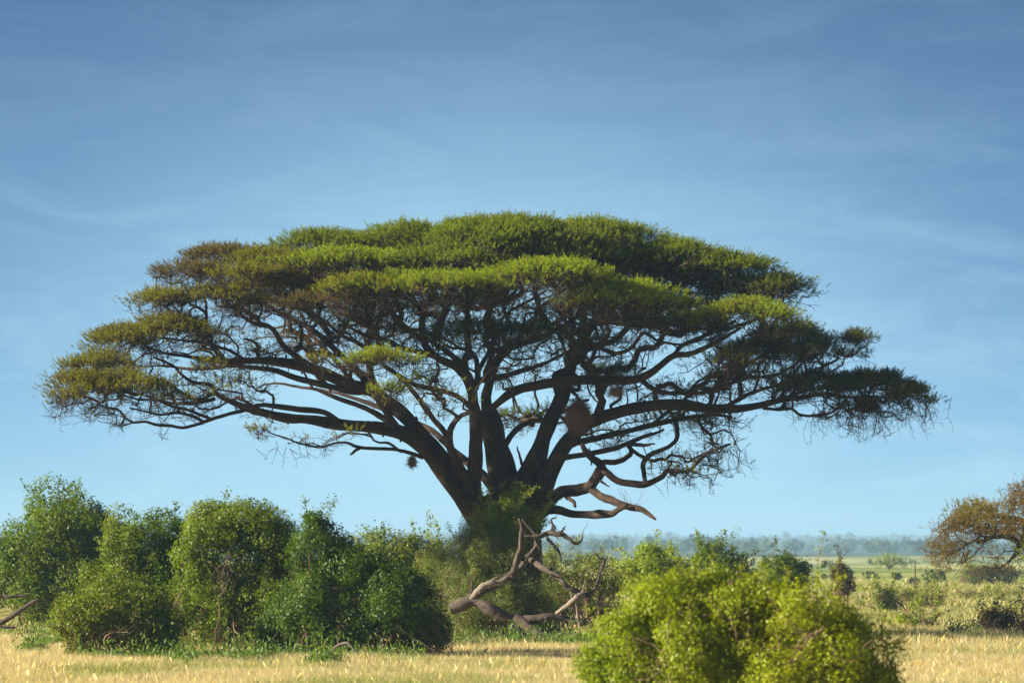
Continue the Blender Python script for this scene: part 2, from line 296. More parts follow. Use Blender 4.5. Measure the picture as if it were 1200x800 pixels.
# traced limbs: name, parent, depth at end (m, + is away), [(px,py,radius px)...]
LIMBS=[
('trunk',None,0,[(592,752,50),(592,720,43),(591,680,41),(590,640,42),(592,612,41),(596,590,30)]),
('lower_left','trunk',-3.2,[(572,625,26),(549,590,20),(526,562,17),(501,530,15),(475,509,14),(440,501,12.5),(400,498,11),(365,492,9.5),(335,490,8),(310,484,7),(284,476,6),(270,470,5),(256,464,4),(250,456,3.6),(244,450,3.4),(226,448,3.2),(212,438,2.8),(202,428,2.4),(180,418,2)]),
('upper_left','trunk',-1.2,[(578,620,26),(553,582,19),(528,549,16),(505,520,14.5),(482,496,13),(460,475,12.5),(435,457,12),(412,452,11),(382,438,10),(360,430,9),(330,424,8),(300,422,6.5),(270,423,5.5),(240,421,4.5),(218,417,3.6),(190,413,2.6),(170,405,2)]),
('left_run','lower_left',-4.2,[(400,496,6),(380,483,5),(350,479,5),(320,475,4.5),(302,474,4),(285,480,4),(268,484,3.5),(246,491,3.4),(230,497,3),(214,501,3),(200,499,2.8),(184,498,2.6),(170,494,2.3),(156,495,2.3),(146,489,2.1),(138,480,2),(120,476,1.8),(108,467,1.6),(90,464,1.4),(78,466,1.1),(66,472,.9)]),
('mid_left','upper_left',1.8,[(432,458,7),(412,458,6.5),(387,452,6),(350,443,5.5),(320,433,5),(292,430,4.4),(270,428,4),(250,431,3.4),(220,432,3),(200,429,2.6),(188,428,2.3),(158,428,2),(140,423,1.7),(120,420,1.4),(106,417,1.1)]),
('under_left','lower_left',2.6,[(465,503,6),(447,488,5.5),(425,477,5),(400,469,4.6),(372,457,3.6),(350,453,2.8),(335,450,2.2),(324,449,2),(310,451,1.8),(300,455,1.3)]),
('bridge','lower_left',-1.6,[(468,504,7),(456,487,6.5),(445,470,6),(438,457,6)]),
('rise_left','upper_left',2.2,[(430,455,7),(427,445,7),(415,432,6.6),(400,417,6),(382,400,5.5),(368,388,5),(350,378,4.6),(330,368,4.2),(310,356,3.6),(292,348,3),(270,336,2.4),(250,322,2)]),
('rise_far_left','upper_left',-2.2,[(372,434,6),(360,426,5.5),(343,414,5.2),(330,402,5),(320,386,4.5),(310,380,4),(298,379,3.6),(285,371,3.2),(277,364,3),(266,354,2.6),(258,346,2.2),(244,336,1.8)]),
('crook','rise_far_left',1.0,[(344,414,3),(351,405,3.6),(353,394,3.6),(352,382,3.4),(340,370,2.6),(322,352,2)]),
('left_upright','upper_left',-2.6,[(433,452,5),(433,440,4.6),(436,428,4.2),(435,412,4),(434,398,3.6),(440,384,3),(450,366,2.4),(456,350,2)]),
('left_arc','left_run',-1.5,[(262,421,3),(253,413,2.8),(246,402,2.6),(240,392,2.3),(228,384,2),(212,374,1.6)]),
('low_left_twig','lower_left',-5,[(495,536,4.5),(477,530,3.8),(462,527,3.5),(445,526,3.5),(420,524,3.2),(408,519,2.6),(394,519,2.4),(378,524,2.2),(362,522,2),(350,519,1.8),(335,513,1.6),(320,508,1.3),(306,500,1)]),
('low_left_stub','low_left_twig',-3.4,[(424,524,3),(417,528,2.8),(411,532,2)]),
('low_left_fork','low_left_twig',-4.8,[(470,529,2.6),(455,520,2.4),(440,518,2),(432,507,1.6)]),
('rear_left','trunk',4.6,[(588,585,13),(568,559,9),(548,541,8),(528,524,7),(508,505,6.5),(480,492,6),(452,480,5),(424,470,4),(398,462,3),(370,455,2)]),
('inner_stub','trunk',-2.2,[(566,598,17),(548,566,12),(536,542,9),(528,524,8),(527,508,7),(532,496,5.6),(542,486,4),(556,483,3.2)]),
('diagonal','inner_stub',-4.6,[(526,516,5.5),(519,503,5.5),(508,490,5.2),(497,476,5),(487,462,4.8),(477,450,4.6),(464,438,4.2),(452,430,4),(446,420,3),(436,408,2.4)]),
('front_stem','trunk',-1.0,[(562,608,18),(556,575,15),(556,550,13.5),(557,520,13),(558,492,13),(556,478,11),(554,462,10)]),
('front_stem_left','front_stem',-3.4,[(555,465,9),(549,445,10),(536,431,8.5),(521,424,8),(508,416,7.5),(499,405,7.2),(495,388,6.6),(495,374,6),(502,356,4.6),(506,344,3.4),(510,330,2.6)]),
('front_stem_twin','front_stem',1.2,[(556,462,7),(552,446,6.6),(541,428,6),(529,417,5.2),(515,407,4.6),(500,398,4),(480,388,3.2),(462,374,2.4),(450,358,2)]),
('mid_shoot','front_stem',2.4,[(558,455,6),(560,438,5.5),(558,420,5),(551,411,4.4),(540,408,3.8),(530,408,3),(518,402,2)]),
('mid_shoot_right','mid_shoot',3.4,[(560,436,4.6),(568,421,5),(574,410,4.6),(578,392,3.6),(574,372,2.8)]),
('low_inner','front_stem',-4.4,[(557,482,5),(542,468,4.6),(526,460,4.8),(510,456,4.8),(487,450,4.2),(470,440,3.6),(455,430,2.6)]),
('centre_stem','trunk',.8,[(598,605,27),(593,575,22),(588,548,19),(583,520,17),(577,496,16),(572,484,13)]),
('centre_up','centre_stem',2.6,[(572,488,11),(570,465,9.5),(575,445,9),(582,424,8.5),(593,410,8),(607,403,7.4),(628,397,6),(642,391,5),(660,380,4),(682,368,3)]),
('centre_spread','centre_up',5.6,[(577,444,5.5),(596,439,5),(614,433,4.8),(630,428,4.4),(648,421,3.4),(668,410,2.6)]),
('front_arc','centre_stem',-3.6,[(560,486,4),(572,481,5.4),(583,473,6.6),(594,464,7.4),(608,457,8),(624,453,8),(650,448,8),(680,446,8),(705,445,8),(737,446,7.4),(757,441,6.8),(775,428,6.2),(790,417,5.6),(810,415,5),(830,406,4),(850,395,3),(868,384,2.2)]),
('front_arc_branch','front_arc',-5.2,[(752,445,4.6),(764,455,4.4),(780,460,4.2),(800,460,4),(825,460,3.8),(844,454,3.6),(873,444,3.2),(895,441,3),(912,438,2.6),(930,428,2.2),(944,418,1.8),(956,408,1.3)]),
('small_arc','centre_stem',3.2,[(592,520,6),(599,508,5.6),(608,500,5.4),(624,494,5),(640,492,4.6),(655,486,4),(672,476,3.4),(690,468,2.6)]),
('right_stem','trunk',-.4,[(603,612,28),(612,578,24),(622,552,19),(630,532,15),(638,508,12.5),(647,487,11.5),(656,470,11),(663,448,9.6),(668,432,8.6),(677,410,7.6),(687,390,7.2),(698,374,6.8),(710,360,5),(722,344,3.4)]),
('right_stem_top','right_stem',-2.8,[(700,374,6.2),(720,377,6),(745,381,5.4),(775,382,4.6),(800,380,3.6),(830,374,2.8)]),
('right_stem_spur','right_stem',-3.2,[(668,432,4),(690,402,3.6),(706,410,3.4),(722,414,3.4),(738,408,3.4),(748,396,3.2),(754,390,3),(768,398,2.8),(782,402,2.4),(800,404,2)]),
('right_limb','trunk',-2.4,[(612,618,28),(630,575,22),(645,548,17),(658,525,15),(670,510,13.5),(685,497,11.5),(700,490,11),(720,484,10.4),(745,478,10),(775,474,9.6),(800,474,9.2),(825,478,9),(850,479,8),(868,479,7),(892,475,5.8),(912,470,5),(941,466,4),(965,462,3.4),(989,466,3),(1012,465,2.5),(1037,466,2),(1060,464,1.6),(1085,464,1)]),
('right_sling','right_limb',-4.4,[(895,478,3),(912,480,3),(929,479,2.8),(936,485,2.7),(946,487,2.6),(957,486,2.5),(972,484,2.3),(982,477,2),(992,470,1.5)]),
('right_second','right_limb',1.6,[(652,545,9),(662,528,7.5),(676,519,6.4),(707,512,5.8),(741,504,5.2),(766,497,5),(793,491,4.6),(815,488,4.2),(838,486,3.4),(858,489,2.2)]),
('drop_arc','right_second',-1.2,[(791,492,4.2),(794,502,4.2),(795,513,4.4),(788,521,4.2),(775,527,4.4),(762,533,4.6),(755,543,4.6),(756,555,4.6),(756,566,4)]),
('right_third','right_limb',-1.8,[(645,548,7),(650,539,6),(670,535,5.6),(690,532,5.4),(719,526,5),(739,518,4.4),(752,513,3.6),(766,508,3),(778,503,2.2)]),
('right_third_spur','right_third',-3,[(735,520,4),(748,522,3.4),(758,522,3),(767,520,1.6)]),
('hook','right_third',-2.6,[(736,521,3.2),(740,528,3.4),(736,535,3.6),(724,541,3.8),(708,541,4)]),
('broken_low','trunk',-2.6,[(596,640,16),(615,612,13),(640,594,9),(648,584,8.6),(658,576,8.4),(676,574,8.4),(690,570,8.6),(698,560,8),(704,550,8),(703,543,6.6),(694,537,5.4),(686,528,4.4),(682,520,3.4)]),
('broken_low_tip','broken_low',-4.4,[(692,572,6.5),(704,581,5.8),(716,586,5.6),(728,591,5.8),(740,595,5),(752,598,4.2),(762,604,3),(768,608,1.6)]),
('broken_under','broken_low',-3.4,[(636,597,7),(655,598,6),(672,602,5.4),(690,603,5.2),(705,602,5.6),(716,602,4.6),(724,597,4.4),(734,592,4)]),
('low_swoop','broken_low',-4.2,[(705,548,5.5),(713,556,4.8),(724,564,4.6),(738,567,4.6),(755,568,4.6),(766,564,4),(776,558,3.6),(780,552,3.2),(790,551,3),(806,552,2.8),(818,541,2.6),(826,532,2.4),(842,525,2),(856,520,1.4)]),
('low_swoop_peg','low_swoop',-4,[(776,557,3),(782,550,2.6),(787,543,1.6)]),
('low_stub','broken_low',-3.6,[(664,582,4),(671,588,3.6),(674,593,3)]),
('low_peg','broken_low',-3,[(700,560,3),(707,565,2.2),(714,570,1)]),
('stem_peg','trunk',-2.4,[(616,556,3),(611,541,2.6),(606,523,1.2)]),
('trunk_peg','trunk',-1.8,[(618,590,5),(628,580,3),(637,570,2)]),
('left_low_run','lower_left',-4.0,[(252,467,3.6),(236,471,3.3),(220,473,3),(200,472,2.8),(180,468,2.4),(160,468,2),(140,462,1.5)]),
('left_low_run_b','left_run',-4.6,[(238,494,3),(225,487,2.8),(206,484,2.6),(188,487,2.4),(170,483,2),(152,478,1.6)]),
('left_mid_run','lower_left',-1.8,[(248,462,3.4),(232,468,3.2),(210,459,3.2),(196,449,3),(180,445,2.7),(160,446,2.4),(130,443,2),(116,434,1.5)]),
('left_mid_run_b','left_run',-2.6,[(246,490,3),(232,484,2.8),(216,478,2.6),(200,476,2.4),(186,471,2),(166,462,1.5)]),
('left_hoop','upper_left',.8,[(264,422,3.2),(257,412,3),(249,403,2.8),(240,396,2.5),(234,386,2.2),(230,374,1.6)]),
('left_top_run','upper_left',-3,[(290,424,3.2),(270,411,3),(258,408,2.8),(240,402,2.6),(214,399,2.2),(190,396,1.8),(170,392,1.3)]),
('left_peg','upper_left',-3.2,[(306,424,3.4),(301,412,3.4),(303,405,3.2),(296,399,2.8),(286,397,2)]),
('left_rise_b','rise_left',-1.4,[(400,417,4),(380,414,3.6),(362,412,3.2),(352,406,2.8),(344,408,2)]),
('left_rise_c','upper_left',3.4,[(420,454,5),(404,436,4.6),(392,420,4.2),(374,402,3.8),(360,384,3.4),(352,366,2.8),(340,350,2)]),
('mid_rise','left_upright',-1.2,[(434,412,4),(420,402,3.8),(404,396,3.4),(388,384,3),(372,372,2.6),(360,358,2)]),
('mid_rise_b','front_stem_left',1.4,[(510,418,5),(492,412,4.6),(472,408,4.4),(452,398,4.2),(432,394,3.8),(412,384,3.2),(396,372,2.6),(384,356,2)]),
('mid_rise_c','front_stem_left',-4.6,[(499,405,4),(484,390,3.8),(470,378,3.4),(458,364,3),(448,350,2.4)]),
('centre_rise','centre_up',.6,[(594,410,6),(590,394,5),(596,378,4.4),(590,362,3.8),(594,346,3),(600,330,2)]),
('centre_rise_b','centre_up',-3.4,[(620,400,4),(632,386,3.6),(650,378,3.2),(664,362,2.8),(672,348,2)]),
('centre_rise_c','mid_shoot_right',0.8,[(578,392,3.4),(590,372,3.2),(606,360,3),(622,352,2.6),(640,340,2)]),
('right_rise','right_stem',3.4,[(700,374,5),(712,362,4.6),(735,354,4),(762,346,3.6),(790,338,3.2),(816,326,2.4)]),
('right_rise_b','front_arc',.4,[(790,417,4.2),(800,404,4),(820,396,3.8),(842,386,3.4),(868,380,3),(890,372,2.4),(910,362,1.6)]),
('right_rise_c','right_stem_top',-3.2,[(775,382,4),(792,388,3.6),(812,384,3.4),(840,384,3),(862,376,2.4)]),
('right_web','right_limb',1.6,[(850,477,4.4),(872,464,4),(896,454,3.6),(918,448,3),(940,438,2.6),(962,430,2)]),
('right_web_b','front_arc_branch',-1.4,[(850,455,3.4),(862,444,3.2),(874,428,3),(892,418,2.8),(910,404,2.4),(930,396,1.8)]),
('right_web_c','right_limb',-4,[(905,471,3.4),(925,464,3),(948,456,2.8),(972,452,2.4),(1000,446,2),(1030,444,1.5)]),
('right_web_d','right_second',3.2,[(766,497,3.6),(780,484,3.2),(800,470,3),(812,452,2.6),(830,440,2)]),
('nest_drop','right_stem',-2.2,[(676,405,2.4),(690,425,2),(688,452,1.8),(696,466,1.5),(706,476,1.2)]),
]
RS={'trunk':1,'centre_stem':.9,'right_stem':.74,'broken_low':.84,'broken_low_tip':.8,'broken_under':.85,'low_swoop':.85,'hook':.85,'front_arc':.7,'right_limb':.67}
built={}; seedP=[];seedL=[];seedD=[];seedR=[]
def limb_points(nm,par,dend,pts):
    pts=np.array(pts,float); pts[:,2]*=RS.get(nm,.63)
    if par is None: d0=0;L0=0
    else:
        q=built[par]; k=np.argmin((q['px'][:,0]-pts[0,0])**2+(q['px'][:,1]-pts[0,1])**2); d0=q['d'][k]; L0=q['L'][k]
    cum=np.concatenate([[0],np.cumsum(np.hypot(*np.diff(pts[:,:2],axis=0).T))]); u=cum/cum[-1]
    r=np.random.default_rng(len(nm)*31+int(pts[-1,0]))
    wig=np.concatenate([[0],np.cumsum(r.normal(0,.12,len(pts)-1))]); wig-=u*wig[-1]
    d=d0+(dend-d0)*u**1.1+wig
    P=np.array([W(a,b,Y0+dd) for (a,b,_),dd in zip(pts,d)])
    Rm=pts[:,2]*PX
    Q=catmull(np.column_stack([P,Rm,pts[:,:2],d]),.16)
    Lc=L0+np.concatenate([[0],np.cumsum(np.linalg.norm(np.diff(Q[:,:3],axis=0),axis=1))])
    built[nm]={'px':Q[:,4:6],'d':Q[:,6],'L':Lc,'P':Q[:,:3],'R':Q[:,3]}
    return Q
for (nm,par,dend,pts) in LIMBS:
    Q=limb_points(nm,par,dend,pts); P=Q[:,:3].copy(); R=Q[:,3].copy()
    # gnarl
    g=np.random.default_rng(len(nm)+int(pts[-1][0]))
    k=len(P); w=g.normal(0,1,(k,3)); w=np.cumsum(w,0); w-=np.linspace(0,1,k)[:,None]*w[-1]; 
    amp=np.clip(.012+R*.03,.0,.05)[:,None]/max(1,math.sqrt(k)*.5)
    P+=w*amp*(nm!='trunk'); R*=1+.07*np.interp(np.arange(k),np.linspace(0,k,max(3,k//3)),g.normal(0,1,max(3,k//3)))
    ge=Geo(); sd=int(np.clip(R.max()*40,7,40))
    if nm=='trunk': P[0,2]=-.3
    ge.tube(P,R,sd,lump=.09 if R.max()>.15 else .05,seed=int(pts[-1][1]))
    if R.max()>.17:   # bark plates and burls: shallow knots
        for _ in range(int(k/5)):
            i=g.integers(1,k-1); c=P[i]+unit(g.normal(size=3))*R[i]*.72
            ge.tube(np.array([c-[0,0,.12],c,c+[0,0,.12]])+g.normal(0,.02,(3,3)),np.array([.02,R[i]*.28,.02]),7)
    part('trunk' if nm=='trunk' else 'limb',ge.out(),M_bark,tree)
    D=unit(np.gradient(P,axis=0)); s=slice(2,None,2) if nm!='trunk' else slice(-1,None)
    if nm!='trunk':
        seedP.append(P[s]);seedD.append(D[s]);seedR.append(R[s]);seedL.append(built[nm]['L'][s])
seedP=np.concatenate(seedP);seedD=np.concatenate(seedD);seedR=np.concatenate(seedR);seedL=np.concatenate(seedL)

# canopy pads: cx, cy(top px), rx px, thickness px, depth m, depth radius m, colour key, leaf density
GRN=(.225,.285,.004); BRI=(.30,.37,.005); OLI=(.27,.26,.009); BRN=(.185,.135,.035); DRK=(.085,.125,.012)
PADS=[
(600,254,150,30,1.0,3.2,GRN,1),(700,256,90,30,2.5,2.6,GRN,1),(480,260,85,28,1.6,2.6,GRN,1),(770,277,80,30,2.2,2.4,GRN,1),
(385,264,65,26,.6,2.2,GRN,1),(400,290,88,18,-2.4,2.2,BRI,1),(320,289,58,17,-.5,2.2,OLI,1),(265,282,58,18,1.8,2,BRN,.9),(225,304,48,18,-.5,1.8,BRN,.9),(300,310,56,14,-2.2,1.8,OLI,1),
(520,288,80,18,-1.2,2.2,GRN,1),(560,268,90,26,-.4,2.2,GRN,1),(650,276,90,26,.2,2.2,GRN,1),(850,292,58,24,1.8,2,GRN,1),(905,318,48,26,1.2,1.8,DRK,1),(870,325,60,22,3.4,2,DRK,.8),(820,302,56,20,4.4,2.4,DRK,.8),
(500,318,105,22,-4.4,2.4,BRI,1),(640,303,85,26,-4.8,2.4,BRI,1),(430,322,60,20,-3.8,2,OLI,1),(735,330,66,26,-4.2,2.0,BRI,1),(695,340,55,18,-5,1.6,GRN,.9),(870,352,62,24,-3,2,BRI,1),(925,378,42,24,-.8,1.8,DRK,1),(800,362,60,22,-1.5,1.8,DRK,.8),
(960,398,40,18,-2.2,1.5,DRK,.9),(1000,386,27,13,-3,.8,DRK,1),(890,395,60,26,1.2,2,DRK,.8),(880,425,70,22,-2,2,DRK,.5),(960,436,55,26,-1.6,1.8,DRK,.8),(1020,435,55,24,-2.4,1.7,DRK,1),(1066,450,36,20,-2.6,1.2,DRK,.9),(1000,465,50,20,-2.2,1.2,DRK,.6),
(390,338,58,22,-3,1.8,BRN,.8),(320,322,58,20,-1.2,1.8,OLI,.9),(245,333,64,18,-1.2,1.6,OLI,1),(185,341,38,14,-.6,1.4,OLI,.9),
(195,366,66,30,-1.2,1.8,OLI,1),(145,382,45,24,-1.8,1.6,OLI,1),(250,382,38,26,.6,1.4,OLI,.5),(112,408,46,24,-2.4,1.5,OLI,1),(101,432,44,28,-3.2,1.5,OLI,1),(150,432,60,28,-3.2,1.6,OLI,.8),(74,458,20,11,-4.2,.7,OLI,.9),
(200,438,52,24,-2.6,1.5,OLI,.45),(272,436,44,24,-2.8,1.2,OLI,.7),(245,418,22,12,-2.8,.8,OLI,.8),(205,455,44,16,-4,1.2,OLI,.45),(120,470,35,14,-3.4,1,OLI,.4),
(330,388,50,22,2.6,1.8,BRN,.45),(300,402,34,16,-1,1.2,OLI,.5),(448,410,52,14,-5,1.1,BRI,.9),(492,432,34,15,-5,.9,BRI,.7),(452,450,24,12,-4.6,.8,BRI,.8),(385,412,32,14,-3,.9,OLI,.6),(520,450,40,22,-3.4,1.2,OLI,.4),
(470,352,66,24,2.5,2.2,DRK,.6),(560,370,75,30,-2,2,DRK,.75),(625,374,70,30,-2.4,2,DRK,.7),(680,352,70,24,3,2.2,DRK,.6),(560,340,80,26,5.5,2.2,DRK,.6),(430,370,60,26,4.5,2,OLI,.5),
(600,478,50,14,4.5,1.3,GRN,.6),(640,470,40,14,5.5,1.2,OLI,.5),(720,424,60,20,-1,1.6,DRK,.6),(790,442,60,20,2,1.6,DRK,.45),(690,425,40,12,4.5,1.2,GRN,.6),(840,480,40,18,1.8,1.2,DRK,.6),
(780,478,50,16,3.8,1.3,OLI,.5),(840,505,32,24,.8,1,OLI,.4),(790,528,46,16,-1.6,1.1,OLI,.35),(830,520,32,20,-2.6,.9,OLI,.4),(806,545,30,12,-4,.8,OLI,.45),(700,495,42,14,3,1.1,OLI,.5),(365,505,26,12,-4.6,.7,OLI,.35),(312,497,16,8,-5,.5,OLI,.8),(410,500,24,10,-4.6,.6,OLI,.3),
(500,300,90,26,6.5,2.8,GRN,.8),(620,290,110,26,7,2.8,GRN,.8),(730,300,90,26,6.6,2.4,GRN,.8),(380,310,70,24,5.4,2.4,OLI,.8),(310,340,60,24,5,2,OLI,.6),(800,340,70,24,6,2.2,DRK,.7),
(560,345,90,20,-7.4,2.4,OLI,.0),(700,390,60,22,1.2,1.8,DRK,.5),(620,420,50,18,6,1.6,DRK,.4),(480,395,50,18,-1,1.4,DRK,.4),(400,360,60,26,1,1.8,OLI,.45),(850,410,50,20,-4.6,1.4,OLI,.5),(760,350,60,22,5,1.8,DRK,.5),
]
PADS=[(p[0],p[1]+(7 if p[1]<300 else 3),)+p[2:] for p in PADS if p[7]>0]
TP=[];TI=[]
for k,(cx,cy,rx,th,d,rd,col,den) in enumerate(PADS):
    Yp=Y0+d; rxm=rx*Yp/F; thm=th*Yp/F
    area=math.pi*rxm*rd; n=int(area*22*(.45+.55*den))
    a=rng.uniform(0,6.283,n); r=np.sqrt(rng.uniform(0,1,n)); edge=1+.16*np.sin(3*a+k)+.12*np.sin(5*a+2*k)
    u=r*np.cos(a)*edge; v=r*np.sin(a)*edge
    c=W(cx,cy,Yp); x=c[0]+u*rxm; y=c[1]+v*rd
    dome=thm*.85*(1-r**2.2); lump=.16*nzA(np.stack([x,y,np.full(n,k*3.)],-1))*min(1,thm*1.4)
    z=c[2]-thm*.85+dome+lump-rng.exponential(.2,n)*thm-.06
    TP.append(np.stack([x,y,z],1)); TI.append(np.full(n,k))
    n2=int(n*.38); j=rng.integers(0,n,n2); TP.append(np.stack([c[0]+(x[j]-c[0])*.93,c[1]+(y[j]-c[1])*.93,z[j]-thm*rng.uniform(.3,1.1,n2)-.05],1)); TI.append(np.full(n2,-1))
T=np.concatenate(TP); TI=np.concatenate(TI)
# thin out some long lone links by adding carriers under each pad
par,order,pl=grow(seedP,seedL,T,bf=.22)
ge=Geo(); rT,dT=branch_mesh(ge,seedP,seedD,seedR,T,par,order,.0062,2.2,.05,.10)
tw=part('twigs',ge.out(),M_twig,tree,kind='stuff'); 
# leaves: sprigs round every twig point of the upper shell
g2=Geo()
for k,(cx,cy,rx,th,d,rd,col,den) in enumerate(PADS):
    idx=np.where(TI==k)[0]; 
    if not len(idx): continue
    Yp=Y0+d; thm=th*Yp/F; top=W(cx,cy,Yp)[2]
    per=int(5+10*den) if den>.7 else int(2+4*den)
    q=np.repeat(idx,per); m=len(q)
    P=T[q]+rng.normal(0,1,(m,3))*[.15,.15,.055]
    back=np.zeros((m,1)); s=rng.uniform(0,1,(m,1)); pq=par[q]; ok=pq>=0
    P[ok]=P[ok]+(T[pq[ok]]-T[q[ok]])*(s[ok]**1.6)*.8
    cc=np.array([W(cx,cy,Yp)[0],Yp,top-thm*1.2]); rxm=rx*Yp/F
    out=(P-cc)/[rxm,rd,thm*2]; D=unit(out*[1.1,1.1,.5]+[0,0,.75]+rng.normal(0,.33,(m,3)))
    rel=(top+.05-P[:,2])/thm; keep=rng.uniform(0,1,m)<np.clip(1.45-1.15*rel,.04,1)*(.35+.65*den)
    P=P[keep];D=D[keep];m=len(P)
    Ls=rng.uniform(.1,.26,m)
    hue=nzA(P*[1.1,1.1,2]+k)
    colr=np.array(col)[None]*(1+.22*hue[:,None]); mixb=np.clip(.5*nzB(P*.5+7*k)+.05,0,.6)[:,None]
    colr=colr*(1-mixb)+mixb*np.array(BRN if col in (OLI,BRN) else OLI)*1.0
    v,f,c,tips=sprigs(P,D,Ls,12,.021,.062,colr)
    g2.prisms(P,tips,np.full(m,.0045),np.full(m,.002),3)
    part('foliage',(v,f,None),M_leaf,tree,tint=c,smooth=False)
fz=[]
for k,(cx,cy,rx,th,d,rd,col,den) in enumerate(PADS):
    idx=np.where(TI==k)[0]
    if len(idx): fz.append(np.repeat(idx,3 if den>=.7 else (2 if den>=.5 else 1)))
fz=np.concatenate(fz+[np.repeat(np.where(TI==-1)[0],5)]); m=len(fz); A=T[fz]+rng.normal(0,1,(m,3))*[.05,.05,.03]
pq=par[fz]; ok=pq>=0; sft=rng.uniform(0,.9,(m,1)); A[ok]+=(T[pq[ok]]-T[fz[ok]])*sft[ok]
dd_=unit(rng.normal(0,1,(m,3))*[1,1,.55]+[0,0,.25]); ln_=rng.uniform(.08,.22,(m,1))
B_=A+dd_*ln_; dd2=unit(dd_+rng.normal(0,.5,(m,3))); C_=B_+dd2*ln_*.9; E_=B_+unit(dd_+rng.normal(0,.8,(m,3)))*ln_*.7
g2.prisms(A,B_,np.full(m,.0055),np.full(m,.0045),3); g2.prisms(B_,C_,np.full(m,.0045),np.full(m,.002),3); g2.prisms(B_,E_,np.full(m,.004),np.full(m,.002),3)
part('twiglets',g2.out(),M_twig,tree,kind='stuff',smooth=False)
# hanging bare twigs under the right tip and elsewhere
ge=Geo()
def hang(px,py,d,n,ln,spread):
    for _ in range(n):
        p=W(px+random.gauss(0,spread),py+random.gauss(0,4),Y0+d+random.gauss(0,.6)); pts=[p]; dr=np.array([random.gauss(.3,.5),random.gauss(0,.3),-.6])
        for _ in range(6):
            dr=unit(dr+rng.normal(0,.28,3)+[0,0,-.18]); p=p+dr*ln/6; pts.append(p)
            if random.random()<.5:
                q=p+unit(dr+rng.normal(0,.8,3))*ln*.22; ge.prisms([p],[q],[.005],[.002],3)
        ge.prisms(pts[:-1],pts[1:],np.linspace(.008,.004,6),np.linspace(.0075,.003,6),3)
hang(1010,468,-2.3,46,1.0,30); hang(1070,466,-2.4,22,.8,20); hang(952,484,-4,3,.9,3); hang(1000,400,-3,6,.6,8); hang(80,462,-3.6,16,.6,18)
hang(856,522,-3.5,12,.8,8); hang(800,556,-4,8,.5,20); hang(330,520,-5,8,.5,20); hang(960,395,-2,6,.5,10); hang(745,583,-3.4,0,.5,4)
part('hanging_twigs',ge.out(),M_twig,tree,kind='stuff')
ge=Geo()     # the pale dry spray on the broken lower limb
for _ in range(16):
    p=W(738+random.gauss(0,6),592,Y0-4); pts=[p]; dr=np.array([random.gauss(0,.7),random.gauss(0,.4),.7])
    for _ in range(5): dr=unit(dr+rng.normal(0,.3,3)); p=p+dr*.09*random.uniform(.6,1.6); pts.append(p)
    ge.prisms(pts[:-1],pts[1:],np.full(5,.004),np.full(5,.003),3)
part('dry_spray',ge.out(),M_stem,tree,label='pale dry twig spray on broken lower limb')

# ------------------------------------------------------------------ nests
def nest(cx,cy,rx,rz,d,label,n=900,mat=None):
    mat=mat or M_nest
    Yp=Y0+d; c=W(cx,cy,Yp); a=rx*Yp/F; b=rz*Yp/F
    root=thing('bird_nest',label,'bird nest',c,'bird nests in the acacia')
    u=unit(rng.normal(size=(260,3))); 
    # woven core
    nu,nv=16,12; th=np.linspace(0,math.pi,nv); ph=np.linspace(0,2*math.pi,nu,endpoint=False)
    V=np.array([[math.sin(t)*math.cos(p),math.sin(t)*math.sin(p),math.cos(t)] for t in th for p in ph])
    V=V*[a,a*.9,b]*(1+.16*nzB(V*1.7+cx))[:,None]*.86; V[:,0]*=1+.25*np.clip(-V[:,2]/b,-.5,1)
    f=[[i*nu+j,i*nu+(j+1)%nu,(i+1)*nu+(j+1)%nu,(i+1)*nu+j] for i in range(nv-1) for j in range(nu)]
    part('nest_body',(V+c,np.array(f),None),mat,root)
    u=unit(rng.normal(size=(n,3))); S=u*[a,a*.9,b]*rng.uniform(.72,1,(n,1)); S[:,0]*=1+.25*np.clip(-S[:,2]/b,-.5,1)
    dd=unit(u*.8+rng.normal(0,.7,(n,3))+[0,0,-.15]); ln=rng.uniform(.08,.26,n)*min(1,a/.3+.3)
    g=Geo(); g.prisms(S+c,S+c+dd*ln[:,None],np.full(n,.006),np.full(n,.002),3)
    part('loose_straws',g.out(),mat,root)
nest(678,488,12.5,18,-1.6,'large shaggy brown nest hanging beside the right stem of the big acacia',2200)
nest(1001,393,9,5.5,-3,'dark brown nest in the small tuft at the right side of the acacia crown',900,M_twig)
nest(483,541,4,7,-1.8,'tiny teardrop nest hanging under the lower left limb of the acacia',300)
nest(1016,474,13,7,-2.2,'dark twiggy nest low in the right end of the acacia crown',900,M_twig)
nest(722,459,7,5,-3.9,'small grey nest under the arching middle limb of the acacia',300)

